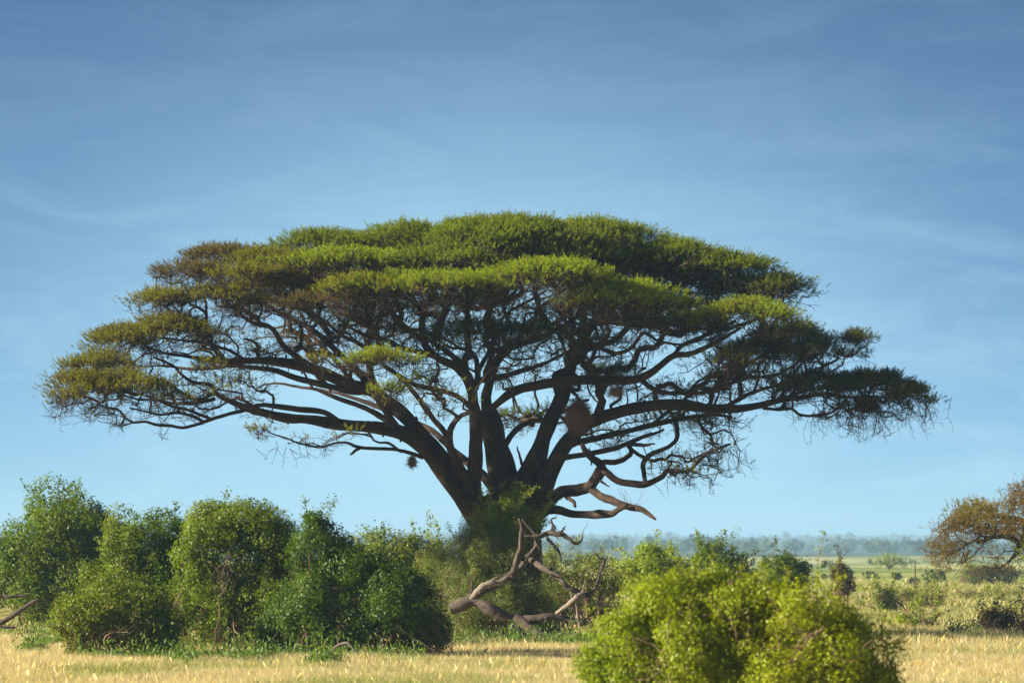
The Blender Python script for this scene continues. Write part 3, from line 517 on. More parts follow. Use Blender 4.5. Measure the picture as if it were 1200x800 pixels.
# ------------------------------------------------------------------ shrubs
def shrub(name,label,cat,Y,basex,lobes,col,leafl=.06,dens=1.0,stems=10,shoots=8,col2=None,group=None,vines=0,mat=M_bush,leafw=.62,stemmat=M_stem,gap=.0,dead=0.,sub=None):
    leafl*=1.05
    """lobes: (cx,cy,rx,ry px, depth offset m)"""
    bx=W(basex,HY,Y)[0]; gz=float(ground_z(bx,Y)); root=thing(name,label,cat,(bx,Y,gz),group)
    s=Y/F; PP=[];DD=[];CC=[]
    seed=int(basex)+int(Y*7)
    for li,(cx,cy,rx,ry,dd) in enumerate(lobes):
        c=W(cx,cy,Y+dd); a=rx*s; b=ry*s; dpt=min(a,2.2)*.9+.15*b
        subs=[(c,np.array([a,dpt,b])*.80,1.0)]
        for _ in range(11):
            u=unit(rng.normal(size=3)+[0,-.25,.15]); k=rng.uniform(.26,.5)
            subs.append((c+u*np.array([a,dpt,b])*rng.uniform(.62,.86),np.array([a,dpt,b])*k*rng.uniform(.8,1.25,3),rng.uniform(.6,1.25)))
        for si,(cc_,ax,dk) in enumerate(subs):
            a1,d1,b1=ax; surf=4*math.pi*(((a1*b1)**1.6+(a1*d1)**1.6+(b1*d1)**1.6)/3)**(1/1.6)
            nsp=min(int(surf*dens*dk*.55/(leafl**2)*(1.1 if si else .7)),5000)
            u=unit(rng.normal(size=(nsp,3))); r=np.clip(1-rng.exponential(.16,nsp),.2,1)
            bump=1+.20*nzA(u*1.8+li*5+si+seed)+.12*nzB(u*2.4+li+seed)
            P=cc_+u*ax*(r*bump)[:,None]
            dn=nzA(P*2.3+seed)+.6*nzB(P*1.9)
            keep=(dn>-.34+gap)|(rng.uniform(0,1,nsp)<np.where(r<.75,.5,.12)); keep&=P[:,2]>gz+.03
            P=P[keep]; u=u[keep]; PP.append(P); DD.append(unit(u*[1,1,.9]+[0,0,.3]+rng.normal(0,.28,(len(P),3))))
    P=np.concatenate(PP); D=np.concatenate(DD)
    # leafy shoots standing out of the outline
    tops=[(l,rng.uniform(0,1)) for l in lobes]
    g=Geo(); SP=[];SD=[]
    for _ in range(shoots):
        l=lobes[rng.integers(len(lobes))]; ang=rng.uniform(.15,math.pi-.15); c=W(l[0]+l[2]*.85*math.cos(ang),l[1]-l[3]*.85*math.sin(ang),Y+l[4]+rng.normal(0,.4))
        dr=unit(np.array([math.cos(ang)*.5,rng.normal(0,.3),1.0])); ln=rng.uniform(.25,.7)*(Y/90)**.5; p=c; pts=[p]
        for _ in range(7):
            dr=unit(dr+rng.normal(0,.16,3)); p=p+dr*ln/7; pts.append(p)
        pts=np.array(pts); g.prisms(pts[:-1],pts[1:],np.full(7,.006),np.full(7,.004),3)
        SP.append(np.repeat(pts,2,0)+rng.normal(0,.02,(16,3))); SD.append(unit(rng.normal(size=(16,3))+[0,0,.6]))
    nl=5
    if SP: P=np.concatenate([P]+SP); D=np.concatenate([D]+SD)
    m=len(P)
    cen=(P[:,None]+D[:,None]*rng.uniform(-.5,1.2,(m,nl,1))*leafl*1.3+rng.normal(0,leafl*.75,(m,nl,3))).reshape(-1,3)
    nrm=unit(np.repeat(D,nl,0)+rng.normal(0,.42,(m*nl,3))); dr=unit(np.cross(nrm,rng.normal(size=(m*nl,3)))); side=np.cross(nrm,dr)
    ll=rng.uniform(.6,1.35,m*nl)*leafl
    v,f=leaves4(cen,dr,side,ll,ll*leafw,ll*.08)
    base=np.array(col); hue=np.repeat(nzA(P*.9+3),nl)[:,None]
    c2=np.array(col2 if col2 is not None else (base[0]*1.35,base[1]*1.05,base[2]*.9)); w=np.clip(.35+.55*hue,0,1)
    cc=(base*(1-w)+c2*w)*(1+rng.normal(0,.12,(m*nl,1)))
    br=rng.uniform(0,1,m*nl)<(.02+dead); cc[br]=np.array((.16,.09,.04))*rng.uniform(.6,1.3,(br.sum(),1))
    cc=np.repeat(np.clip(cc,.005,1),4,axis=0)
    # stems
    for k in range(stems):
        l=lobes[rng.integers(len(lobes))]; aa=rng.uniform(0,6.28); rr=rng.uniform(.2,.85)
        e=W(l[0]+l[2]*rr*math.cos(aa),l[1]+l[3]*rr*math.sin(aa)*.9,Y+l[4]+rng.normal(0,.4)); b0=np.array([W(l[0],HY,Y)[0]*.7+bx*.3+rng.normal(0,.25),Y+rng.normal(0,.3),gz-.05])
        if e[2]<gz+.3: e[2]=gz+.3+rng.uniform(0,.4)
        mid=(b0+e)/2+rng.normal(0,.22,3); mid[2]+=.2
        Q=catmull([b0,b0*.6+mid*.4+rng.normal(0,.08,3),mid,e],.12); r0=rng.uniform(.02,.05)*min(1,(Y/95)**1.3)
        g.tube(Q,np.linspace(r0,.008,len(Q)),6)
        for _ in range(9):
            i=rng.integers(len(Q)//3,len(Q)); q=Q[i]; d1=unit(rng.normal(size=3)+[0,0,.5]); pts=[q]
            for _ in range(5): d1=unit(d1+rng.normal(0,.35,3)); q=q+d1*rng.uniform(.05,.16); pts.append(q)
            g.prisms(pts[:-1],pts[1:],np.linspace(.01,.006,5),np.linspace(.009,.005,5),3)
    v3,f3,uv3=g.out()
    if m: part('foliage',(v,f,None),mat,root,tint=cc,smooth=False)
    part('stems',(v3,f3,uv3),stemmat,root)
    if vines:
        g=Geo()
        for k in range(vines):
            l=lobes[rng.integers(len(lobes))]; t=rng.uniform(-.9,.9)
            p=W(l[0]+l[2]*t,l[1]+l[3]*rng.uniform(-.2,.5),Y+l[4])+[0,-min(l[2]*s,2.2)*.82*math.sqrt(1-t*t),0]; pts=[p]; dr=np.array([rng.normal(0,.35),-.05,-1.])
            while p[2]>gz+.02 and len(pts)<40:
                dr=unit(dr+rng.normal(0,.22,3)*[1,.5,.6]+[0,0,-.05]); p=p+dr*.1; pts.append(p)
            if len(pts)>4:
                Q=np.array(pts); g.tube(Q,np.linspace(.008,.012,len(Q))*rng.uniform(.6,1.7),5)
        if g.v: part('vines',g.out(),M_stem,root,label='bare brown hanging vines')
    return root

DG=(.095,.165,.005); MG=(.155,.225,.005); LG=(.26,.34,.010); OG=(.30,.34,.07); YG=(.27,.335,.007)
shrub('bush','tall rounded dark green bush at the far left edge','bush',121,72,[(78,618,52,44,0),(40,650,44,48,-.3),(108,640,32,50,.2),(60,690,52,44,-.6),(10,668,34,44,0),(100,695,34,36,-.3),(-30,690,40,50,.3)],DG,.075,1,14,14,group='leafy bushes beside the acacia',vines=10,col2=(.2,.26,.006))
shrub('bush','low spreading bush in front of the tall left bushes, lit on its left side','bush',89.5,138,[(120,728,50,42,0),(165,725,46,46,.2),(92,736,30,32,-.2),(190,742,32,30,0)],MG,.06,.8,16,12,group='leafy bushes beside the acacia',vines=22,dead=.04,gap=.05)
shrub('bush','medium round bush between the far left bush and the tallest bush','bush',98,172,[(168,632,46,38,0),(200,650,36,46,.3),(150,668,32,40,0),(190,690,44,44,.2),(222,690,34,44,.2),(120,690,30,30,.3)],DG,.062,.9,14,12,group='leafy bushes beside the acacia',col2=(.22,.26,.008),vines=8)
shrub('bush','tallest vine-hung bush with a bright green top and brown tangled base','bush',93,275,[(278,622,58,38,0),(245,640,40,44,-.3),(310,650,42,52,-.2),(250,700,52,50,-.2),(310,715,44,56,-.2),(225,742,34,30,-.3),(290,738,44,38,-.3),(332,690,30,46,0),(338,735,28,34,-.2)],MG,.06,.85,26,24,group='leafy bushes beside the acacia',col2=(.28,.31,.006),vines=90,dead=.05)
shrub('bush','broad shaded dark bush left of the fallen dead tree','bush',90.5,430,[(372,648,40,42,.3),(415,672,44,42,.1),(462,690,50,42,0),(490,722,44,44,-.2),(440,722,60,48,-.3),(375,712,54,60,0),(370,616,17,14,.3),(400,742,50,38,-.3),(340,735,40,44,0)],DG,.058,1,20,16,group='leafy bushes beside the acacia',vines=36,col2=(.08,.14,.006))
shrub('bush','olive green bush behind the dark bush left of the acacia trunk','bush',119,465,[(452,655,32,34,0),(488,668,36,40,0),(430,664,24,26,.2),(505,655,24,28,0),(470,700,50,36,.3)],LG,.07,.7,14,14,group='leafy bushes beside the acacia',dead=.06,col2=(.16,.17,.04))
shrub('thorny_shrub','grey green wiry shrub hiding the foot of the acacia trunk','shrub',107.2,553,[(552,642,22,28,.3),(528,676,38,40,.2),(556,660,32,40,0),(588,668,30,42,-.2),(545,705,46,36,-.4),(600,706,36,38,-.3),(572,720,40,30,-.6),(628,690,24,36,-.3),(632,722,26,24,-.2)],OG,.055,1.1,44,60,col2=(.13,.16,.06),dead=.05,leafw=.3)
shrub('creeper','green creeper clinging round the acacia trunk where the limbs part','creeper',108.2,592,[(572,608,18,22,0),(595,598,16,18,-.2),(588,628,28,24,-.1),(622,606,18,14,0),(604,640,26,24,-.2),(566,634,16,22,0)],LG,.055,1.0,12,30,col2=(.26,.33,.02))
shrub('thorny_shrub','small olive umbrella shrub behind the fallen dead tree','shrub',117,668,[(655,668,28,24,0),(690,672,24,22,0),(640,690,22,18,.2),(712,690,16,12,0)],OG,.055,.6,14,16,col2=(.14,.17,.04))
shrub('bush','dark low bush close behind the branches of the fallen dead tree','bush',122,690,[(672,704,36,20,0),(705,706,26,18,0),(630,712,26,22,0)],DG,.065,.55,16,8,group='leafy bushes beside the acacia',dead=.06)
shrub('bush','pale green bush peeping over the left of the blurred front bush','bush',135,760,[(762,660,28,20,0),(745,678,26,24,0),(790,675,32,26,0),(820,668,26,22,.2)],LG,.08,.8,8,10,group='leafy bushes beside the acacia')
shrub('bush','dense blue green bush rising behind the middle of the blurred front bush','bush',128,840,[(836,660,26,20,0),(856,672,22,22,0)],DG,.07,1,8,12,group='leafy bushes beside the acacia')
shrub('bush','small dense dark green bush seen against the far plain','bush',142,920,[(912,662,18,13,0),(930,664,17,12,0),(920,682,26,20,0)],DG,.07,1.1,8,4,group='leafy bushes beside the acacia')
shrub('bush','little dark brownish bush beside the small dense dark one','bush',144,985,[(985,670,10,9,0),(989,686,11,13,0)],(.075,.07,.03),.06,.9,6,3,group='leafy bushes beside the acacia',dead=.12)
shrub('bush','large blurred yellow green bush at the bottom edge of the photo','bush',50,860,[(778,722,54,46,.3),(738,752,44,42,.1),(832,712,42,36,.5),(810,775,60,50,-.2),(878,726,46,44,0),(905,722,40,36,.1),(880,770,50,40,-.1),(938,728,52,44,-.3),(985,745,46,42,-.2),(1022,770,38,40,0),(960,795,70,52,-.5),(880,815,60,46,-.3),(735,808,50,40,0),(790,682,14,13,.3),(846,680,14,14,.4),(1000,803,60,40,-.2),(700,785,24,28,.1)],YG,.04,.8,24,30,vines=12,col2=(.36,.39,.008),gap=.04)
# tall leafy wand of that bush
root_last=None

# mid-distance bushes on the right
MID=[(170,1068,[(1055,700,16,13,0),(1075,702,18,14,0),(1092,698,12,16,0),(1088,712,14,12,0)],OG,.4),
(186,1128,[(1118,705,12,12,0),(1135,702,14,11,0),(1150,698,10,14,0),(1160,706,16,9,0)],OG,.4),
(160,1040,[(1036,695,10,12,0),(1042,708,14,12,0)],DG,.8),
(205,1185,[(1178,702,16,9,0),(1198,698,14,12,0)],OG,.5),
(116,1170,[(1162,728,16,14,0),(1178,730,14,12,0)],(.12,.10,.03),.9),
(117,1205,[(1196,730,16,15,0),(1222,728,20,18,0)],(.12,.10,.03),.9),
(124,1070,[(1066,727,20,9,0),(1086,729,12,7,0)],LG,.5),
(300,1133,[(1133,685,7,6,0)],OG,.7),(320,1134,[(1135,671,4,4,0)],OG,.7),
(520,1190,[(1185,684,14,4,0),(1200,684,12,4,0)],DG,.7),
(220,735,[(722,690,14,10,0),(735,686,12,9,0)],OG,.6)]
MIDL=['olive bush with three rounded heads on the plain behind the blurred bush','wide grey olive bush below the small distant acacia','green bush close behind the right side of the blurred bush',
'grey olive bush at the right edge, under the overhanging crown','dark reddish bush in the dry grass near the right edge','dark bush cut by the right edge beside the reddish one','low pale green weedy mound at the edge of the dry grass',
'small hazy bush alone in the pale field','tiny hazy bush under the tip of the brown crown','flat dark thicket beyond the small distant acacia','small hazy bush beside the tip of the dead branch']
for (Yb,bx,lb,co,dn),lab in zip(MID,MIDL):
    shrub('bush',lab,'bush',Yb,bx,lb,co,.085*(Yb/170)**.8,dn,6,5,group='bushes dotted over the plain')

# low green herbs in the grass
herb_spots=[(118,1145,756,26,8),(112,1120,762,12,6),(100,60,768,26,9),(94,40,778,16,8),(110,640,742,26,8),(108,560,746,22,8),(101,600,762,10,6),(100,690,770,30,8),(84,380,776,20,10),(86,290,776,24,10),(85,215,778,14,8)]

# ------------------------------------------------------------------ fallen dead tree
dead=thing('fallen_tree','bleached dead tree lying with twisted branches in front of the acacia trunk','fallen tree',(W(640,752,104)[0],104,0))
YD=104.0
DEADL=[
('trunk',M_dead,[(528,713,10,0),(557,704,9.5,-.1),(577,712,9,-.2),(597,721,9,-.2),(612,722,8.5,-.2),(627,720,7.5,-.3),(650,718,6.5,-.3),(666,724,5.5,-.3),(680,727,4,-.4),(688,724,2,-.4)]),
('branch',M_dead,[(604,722,8,-.2),(618,733,8,-.3),(630,742,7.5,-.4),(646,752,6.5,-.5),(652,757,5,-.5)]),
('branch',M_dead,[(532,710,7,.1),(548,702,6.5,.1),(563,694,6.5,.2),(583,685,6.5,.3),(600,674,7,.3),(613,664,6.6,.3),(622,653,5.4,.3),(629,638,4.4,.4),(627,624,3.6,.5),(618,614,2.6,.5),(612,608,1.4,.5)]),
('branch',M_pale,[(552,702,5,-.1),(563,687,6.5,-.15),(572,681,6.6,-.15),(584,680,5.4,-.1),(594,676,4,0)]),
('branch',M_dead,[(601,674,6,.3),(605,660,5,.1),(608,645,4.4,0),(610,628,4,-.1),(611,616,3,-.1),(608,607,1.6,-.1)]),
('branch',M_dead,[(609,634,3.8,0),(618,629,3.6,.1),(630,629,3.8,.1),(642,626,4,.2),(655,627,3.8,.1),(666,635,3.2,0),(673,639,2.8,0),(680,635,2,0),(683,628,1.2,0)]),
('branch',M_dead,[(644,626,3,.2),(647,618,2.2,.2),(645,610,1.5,.3),(652,606,.9,.3)]),
('branch',M_dead,[(656,627,2.2,.1),(660,621,1.5,.1),(663,616,.8,.2)]),
('branch',M_dead,[(641,629,2.6,.1),(648,638,2.4,0),(654,645,2.2,0),(658,657,1.2,0)]),
('branch',M_dead,[(621,655,5.2,.3),(630,661,5.2,0),(642,668,5,-.3),(655,676,5,-.5),(664,684,5,-.6),(672,691,5.2,-.6),(683,695,5,-.6),(693,695,4.2,-.5),(700,685,3.2,-.4),(703,672,2.8,-.3),(707,660,2.6,-.3),(711,652,1.6,-.3)]),
('branch',M_dead,[(708,657,2.4,-.3),(703,653,2,-.3),(697,648,1.2,-.4)]),
('branch',M_pale,[(684,696,4,-.6),(676,699,4.2,-.7),(668,705,4.2,-.7),(660,712,4,-.6),(652,718,3.6,-.4)]),
('branch',M_dead,[(690,697,3,-.6),(692,706,2.4,-.6),(693,718,2,-.6),(698,724,1.4,-.6)]),
('branch',M_pale,[(672,700,3,-.7),(676,710,2.8,-.7),(677,722,2.6,-.6),(680,731,1.8,-.6)]),
('branch',M_dead,[(668,725,3.6,-.3),(684,728,3.2,-.5),(698,724,2.4,-.6),(706,717,1.2,-.6)]),
('branch',M_dead,[(605,730,3,-.2),(608,742,2.6,-.3),(608,750,2.6,-.3),(615,751,2.2,-.3),(620,760,1.4,-.3)]),
('branch',M_dead,[(628,632,3,.3),(634,642,2.6,.4),(633,652,2.4,.4),(626,660,2,.4)]),
('branch',M_dead,[(684,727,3,-.4),(686,738,2.6,-.5),(692,746,2.2,-.5),(698,751,1.2,-.5)]),
]
for nm,mt,pts in DEADL:
    pts=np.array(pts,float); pts[:,2]*=.70; P=np.array([W(a,b,YD+d) for a,b,_,d in pts]); Q=catmull(np.column_stack([P,pts[:,2]*YD/F]),.08)
    k=len(Q); Q[1:-1,:3]+=np.cumsum(rng.normal(0,.012,(k,3)),0)[1:-1]*np.sin(np.linspace(0,3.14,k))[1:-1,None]; g=Geo(); R=Q[:,3]*(1+.16*np.interp(np.arange(k),np.linspace(0,k,max(3,k//4)),rng.normal(0,1,max(3,k//4))))
    g.tube(Q[:,:3],R,10 if R.max()>.1 else 7,lump=.1)
    for _ in range(k//4):
        i=rng.integers(1,k-1); d1=unit(rng.normal(size=3)+[0,-.2,.3]); q=Q[i,:3]+d1*R[i]*.5; ln=rng.uniform(.08,.30) if rng.uniform()<.6 else rng.uniform(.3,.6); pp=[q]
        for _ in range(7): d1=unit(d1+rng.normal(0,.38,3)); q=q+d1*ln/7; pp.append(q)
        r0=min(R[i]*.4,.034); g.prisms(pp[:-1],pp[1:],np.linspace(r0,r0*.4,7),np.linspace(r0*.92,r0*.25,7),5)
    part(nm,g.out(),mt,dead)
# fallen sticks
def stick(label,Y,pts,mat):
    P=np.array([W(a,b,Y) for a,b,_ in pts]); R=np.array([p[2] for p in pts])*Y/F*.62; Q=catmull(np.column_stack([P,R]),.06)
    Q[:,1]+=np.cumsum(rng.normal(0,.01,len(Q))); g=Geo(); g.tube(Q[:,:3],Q[:,3],8,lump=.1)
    c=Q[0,:3].copy(); o=mesh_obj('fallen_branch',*[x for x in (g.out()[0],g.out()[1])],mat,uv=g.out()[2],smooth=True,loc=c)
    tag(o,label,'fallen branch','dead branches lying in the grass')
stick('short pale bent branch lying under the dark bush',86,[(382,772,2.4),(388,762,2.6),(398,755,2.8),(408,753,2.6),(415,760,2),(420,764,1.2)],M_pale)
stick('long brown fallen branch at the left edge, upper one leaning down to the grass',112,[(44,702,3),(28,712,4),(14,722,4.6),(-6,734,5)],M_dead)
stick('straight grey fallen branch lying level across the left edge',113,[(-10,697,3),(8,699,3),(22,698,2.6),(32,697,1.6)],M_dead)
stick('low dead branch lying flat at the very left of the grass',111,[(-12,733,2.6),(4,734,2.8),(18,735,2)],M_dead)

# ------------------------------------------------------------------ right-hand brown acacia
def flat_tree(name,label,cat,Y,base,limbs,pads,colk,lw,ll,ns,tip,group=None,nper=6,spread=.16):
    gz=float(ground_z(W(base,HY,Y)[0],Y)); root=thing(name,label,cat,(W(base,HY,Y)[0],Y,gz),group)
    sp=[];sl=[];sd=[];sr=[]; g=Geo()
    for k,(pts,d1) in enumerate(limbs):
        pts=np.array(pts,float); u=np.linspace(0,1,len(pts)); P=np.array([W(a,b,Y+d1*t) for (a,b,_),t in zip(pts,u)])
        if k==0: P[0,2]=gz-.2
        Q=catmull(np.column_stack([P,pts[:,2]*Y/F*(.72 if k else 1)]),.25); Q[:,:3]+=rng.normal(0,.02,(len(Q),3))
        gg=Geo(); gg.tube(Q[:,:3],Q[:,3],9,lump=.08,seed=k); part('trunk' if k==0 else 'limb',gg.out(),M_bark,root)
        if k: sp.append(Q[1::2,:3]); sd.append(unit(np.gradient(Q[:,:3],axis=0))[1::2]); sr.append(Q[1::2,3]); sl.append(np.cumsum(np.full(len(Q),.25))[1::2]+2)
    T=[];TIx=[]
    for k,(cx,cy,rx,th,d,rd,col,den) in enumerate(pads):
        Yp=Y+d; rxm=rx*Yp/F; thm=th*Yp/F; n=int(math.pi*rxm*rd*ns*den)
        a=rng.uniform(0,6.28,n); r=np.sqrt(rng.uniform(0,1,n)); c=W(cx,cy,Yp)
        x=c[0]+r*np.cos(a)*rxm*(1+.15*np.sin(3*a+k)); y=c[1]+r*np.sin(a)*rd
        z=c[2]-thm*.9+thm*.9*(1-r**2)-rng.exponential(.35,n)*thm+.1*nzA(np.stack([x,y,x*0+k],-1))
        T.append(np.stack([x,y,z],1)); TIx.append(np.full(n,k))
    T=np.concatenate(T); TIx=np.concatenate(TIx); S=np.concatenate(sp)
    par,order,pl=grow(S,np.concatenate(sl),T,.25); g=Geo(); branch_mesh(g,S,np.concatenate(sd),np.concatenate(sr),T,par,order,tip,2.15,.05,.1)
    part('twigs',g.out(),M_twig,root,kind='stuff')
    for k,pd in enumerate(pads):
        q=np.repeat(np.where(TIx==k)[0],nper); m=len(q)
        if not m: continue
        P=T[q]+rng.normal(0,1,(m,3))*[spread,spread,spread*.6]; D=unit(rng.normal(0,.6,(m,3))+[0,0,.4]+(T[q]-T[q].mean(0))*[.25,.25,0])
        cl=np.array(pd[6])*(1+.3*nzA(P*.9)[:,None])
        v,f,c,t=sprigs(P,D,rng.uniform(.12,.3,m),7,lw,ll,cl); part('foliage',(v,f,None),M_leaf,root,tint=c,smooth=False)
    return root
B2=(.22,.145,.035); B3=(.24,.18,.03)
flat_tree('acacia_tree','brown drooping acacia crown reaching in from the right edge','tree',136,1262,
 [([(1262,745,16),(1258,700,14),(1252,670,13),(1245,650,12)],0),
  ([(1248,655,9),(1228,645,7),(1208,640,6),(1192,634,5),(1178,628,4.4),(1162,630,3.6),(1145,636,2.6)],-1),
  ([(1248,650,8),(1225,625,6),(1205,612,5),(1180,606,4),(1155,606,3),(1130,612,2.4)],1),
  ([(1246,650,8),(1240,615,6),(1225,595,5),(1205,585,3.5)],0),
  ([(1196,636,4),(1192,645,3.4),(1188,652,2.6),(1181,660,1.6)],-1.6),
  ([(1248,650,8),(1270,620,6),(1300,605,4)],0)],
 [(1130,608,36,16,0,1.3,B2,.9),(1112,622,24,26,-.6,1.1,B2,1),(1105,640,14,20,-.6,.8,B3,1),(1150,596,36,14,.4,1.4,B3,.9),(1178,606,34,16,-.8,1.2,B2,.7),(1206,568,30,16,0,1.2,B2,.9),(1186,584,24,12,.6,1,B2,.7),(1218,598,36,18,-.6,1.4,B2,.7),(1165,632,36,24,-.8,1,B2,.22),(1256,570,50,20,0,2,B2,.9),(1205,632,18,12,-1.4,.6,LG,.8),(1140,590,25,10,1.4,1.2,B3,.9),(1162,655,16,20,-.8,.6,B2,.35),(1290,600,40,26,0,1.6,B2,.8)],
 B2,.031,.088,25,.006,nper=6)
P_=(.13,.12,.06)
flat_tree('acacia_tree','small pale flat-topped acacia far off in the right field','tree',265,1171,
 [([(1172,705,3.2),(1171,692,2.6),(1170,686,2.3),(1168,682,2)],0),([(1170,687,2),(1162,681,1.5),(1152,676,1),(1142,673,.7)],-.6),([(1170,684,1.8),(1176,678,1.5),(1186,674,1),(1194,671,.7)],.6),([(1169,684,1.5),(1165,674,1),(1162,670,.7)],0)],
 [(1152,668,20,6,0,1.2,P_,.8),(1182,666,22,6,0,1.2,P_,.9),(1166,663,18,5,.4,1.2,P_,.7)],P_,.05,.14,18,.012,nper=4,spread=.25)
flat_tree('acacia_tree','blurred lone acacia standing on the far edge of the field','tree',520,1042,
 [([(1042,674,2.2),(1042,668,1.8),(1042,664,1.6)],0),([(1042,665,1.3),(1036,660,1),(1030,656,.8)],0),([(1042,665,1.3),(1049,660,1),(1054,656,.8)],0)],
 [(1036,650,14,9,0,1.4,OG,.9),(1050,651,13,9,0,1.4,OG,.9)],OG,.08,.22,6,.02,nper=6,spread=.5)

# thin pole on the plain
pz=float(ground_z(W(1072,HY,230)[0],230)); g=Geo()
a=W(1072,700,230); b=W(1072.4,658,230); a[2]=pz-.1
g.tube(catmull([a,(a+b)/2+[.01,0,0],b],.3),np.linspace(.05,.035,len(catmull([a,(a+b)/2,b],.3))),8)
v,f,uv=g.out(); po=mesh_obj('pole',v,f,M_dead,uv=uv,smooth=True,loc=a); tag(po,'thin upright pole standing alone in the right field','pole')

# the wand of the foreground bush
def wand(px0,py0,px1,py1,Y):
    g=Geo(); P=catmull([W(px0,py0,Y),W((px0+px1)/2-5,(py0+py1)/2,Y-.1),W(px1,py1,Y)],.05); g.tube(P,np.linspace(.008,.003,len(P)),5)
    root=thing('shoot','tall thin leafy shoot rising above the blurred front bush','shoot',P[0])
    part('stem',g.out(),M_stem,root)
    q=np.repeat(P[len(P)//4:],5,0); m=len(q); cen=q+rng.normal(0,.035,(m,3)); dr=unit(rng.normal(size=(m,3))+[0,0,.5]); sd=unit(np.cross(dr,rng.normal(size=(m,3)))); ll=rng.uniform(.02,.05,m)
    v,f=leaves4(cen,dr,sd,ll,ll*.6,ll*.08); part('foliage',(v,f,None),M_bush,root,tint=np.repeat(np.array(YG)*rng.uniform(.8,1.2,(m,1)),4,0),smooth=False)
wand(958,712,967,622,51)

# ------------------------------------------------------------------ ground, grass
def build_ground():
    ys=np.concatenate([np.linspace(-300,40,12),np.linspace(50,300,160),np.geomspace(304,7000,240)])
    xs=np.concatenate([-np.geomspace(4000,60,50),np.linspace(-58,58,90),np.geomspace(60,4000,50)])
    X,Y=np.meshgrid(xs,ys); Z=ground_z(X.ravel(),Y.ravel()); v=np.stack([X.ravel(),Y.ravel(),Z],1)
    nx=len(xs); i=(np.arange(len(ys)-1)[:,None]*nx+np.arange(nx-1)[None]).ravel()
    o=mesh_obj('ground',v,np.stack([i,i+1,i+1+nx,i+nx],1),ground_material(),smooth=True); tag(o,kind='structure',label='dry savanna plain running to hazy hills')
build_ground()
STRAW=np.array((.80,.73,.45)); STR2=np.array((.62,.56,.28)); GGR=np.array((.27,.34,.07))
def grass(n,y0,y1,hmin,hmax,w,name_col=0):
    y=1/(rng.uniform(1/y1,1/y0,n)); half=(600/F)*y*1.18+1; x=rng.uniform(-1,1,n)*half
    p=np.stack([x,y,0*x],1); d=nzG(p*1.0)+.7*nzA(p*.45); 
    return x,y,d
def build_grass():
    V=[];Fc=[];CCs=[];off=0
    for (n,y0,y1,hm,hx,w) in ((600000,66,100,.08,.25,.006),(260000,100,170,.10,.30,.012),(90000,170,330,.2,.5,.035)):
        x,y,d=grass(n,y0,y1,hm,hx,w); gz=ground_z(x,y)
        clump=nzB(np.stack([x*.5,y*.5,0*x],1)); h=rng.uniform(hm,hx,n)*(1+.35*clump)*(1+.15*d)
        # low stretches
        dirn=unit(np.stack([rng.normal(.12,.28,n),rng.normal(0,.28,n),np.ones(n)],1)); side=unit(np.stack([rng.normal(size=n),rng.normal(size=n)*.4,0*x],1))
        b=np.stack([x,y,gz-.01],1); mid=b+dirn*(h*.55)[:,None]; tip=b+unit(dirn+rng.normal(0,.22,(n,3)))*h[:,None]
        ww=(w*rng.uniform(.6,1.4,n))[:,None]*side
        v=np.stack([b-ww*.5,b+ww*.5,mid+ww*.4,tip,mid-ww*.4],1).reshape(-1,3)
        f=(np.arange(n)*5)[:,None]+np.arange(5)[None]+off
        gm=1/(1+np.exp(-(d+.9*nzG(np.stack([x*2.2,y*.9,0*x+9],1))-.80)*2.8)); gm=np.where(rng.uniform(0,1,n)<gm,1,0)[:,None]
        far=np.clip((y-110)/60,0,.55)[:,None]; gm=np.maximum(gm,(rng.uniform(0,1,(n,1))<far))
        s=rng.uniform(0,1,(n,1)); st=STRAW*s+STR2*(1-s); c=(st*(1-gm)+GGR*gm*rng.uniform(.7,1.3,(n,1)))
        V.append(v);Fc.append(f);CCs.append(np.repeat(c,5,0)); off+=5*n
    o=mesh_obj('grass',np.concatenate(V),np.concatenate(Fc),M_grass,tint=np.concatenate(CCs)); tag(o,'dry straw coloured grass mixed with green on the plain','grass',kind='stuff')
    # low broad-leaved herbs
    P=[]
    for (Y,px,py,rx,ry) in herb_spots:
        c=W(px,py,Y); m=int(rx*70); a=rng.normal(0,.5,(m,3))*[rx*Y/F*1.1,1.0,0]; q=a+[c[0],Y,0]; q[:,2]=ground_z(q[:,0],q[:,1])+rng.exponential(.12,m); P.append(q)
    # a green fringe at the bushes' feet
    for (Y,x0,x1,m) in ((87.6,90,330,4200),(88,330,500,2600),(101,520,700,5200),(115,0,80,1500)):
        px=rng.uniform(x0,x1,m); y=Y+rng.normal(0,.5,m); x=(px-600)/F*y; P.append(np.stack([x,y,ground_z(x,y)+rng.exponential(.11,m)],1))
    P=np.concatenate(P); m=len(P); dr=unit(rng.normal(0,.5,(m,3))+[0,0,1]); sd=unit(np.cross(dr,rng.normal(size=(m,3)))); ll=rng.uniform(.05,.13,m)
    v,f=leaves4(P,dr,sd,ll,ll*.4,ll*.1); c=np.array((.13,.2,.03))*rng.uniform(.7,1.3,(m,1))
    o=mesh_obj('green_undergrowth',v,f,M_bush,tint=np.repeat(c,4,0)); tag(o,'low green weeds growing in the dry grass and at the bushes','undergrowth',kind='stuff')
build_grass()

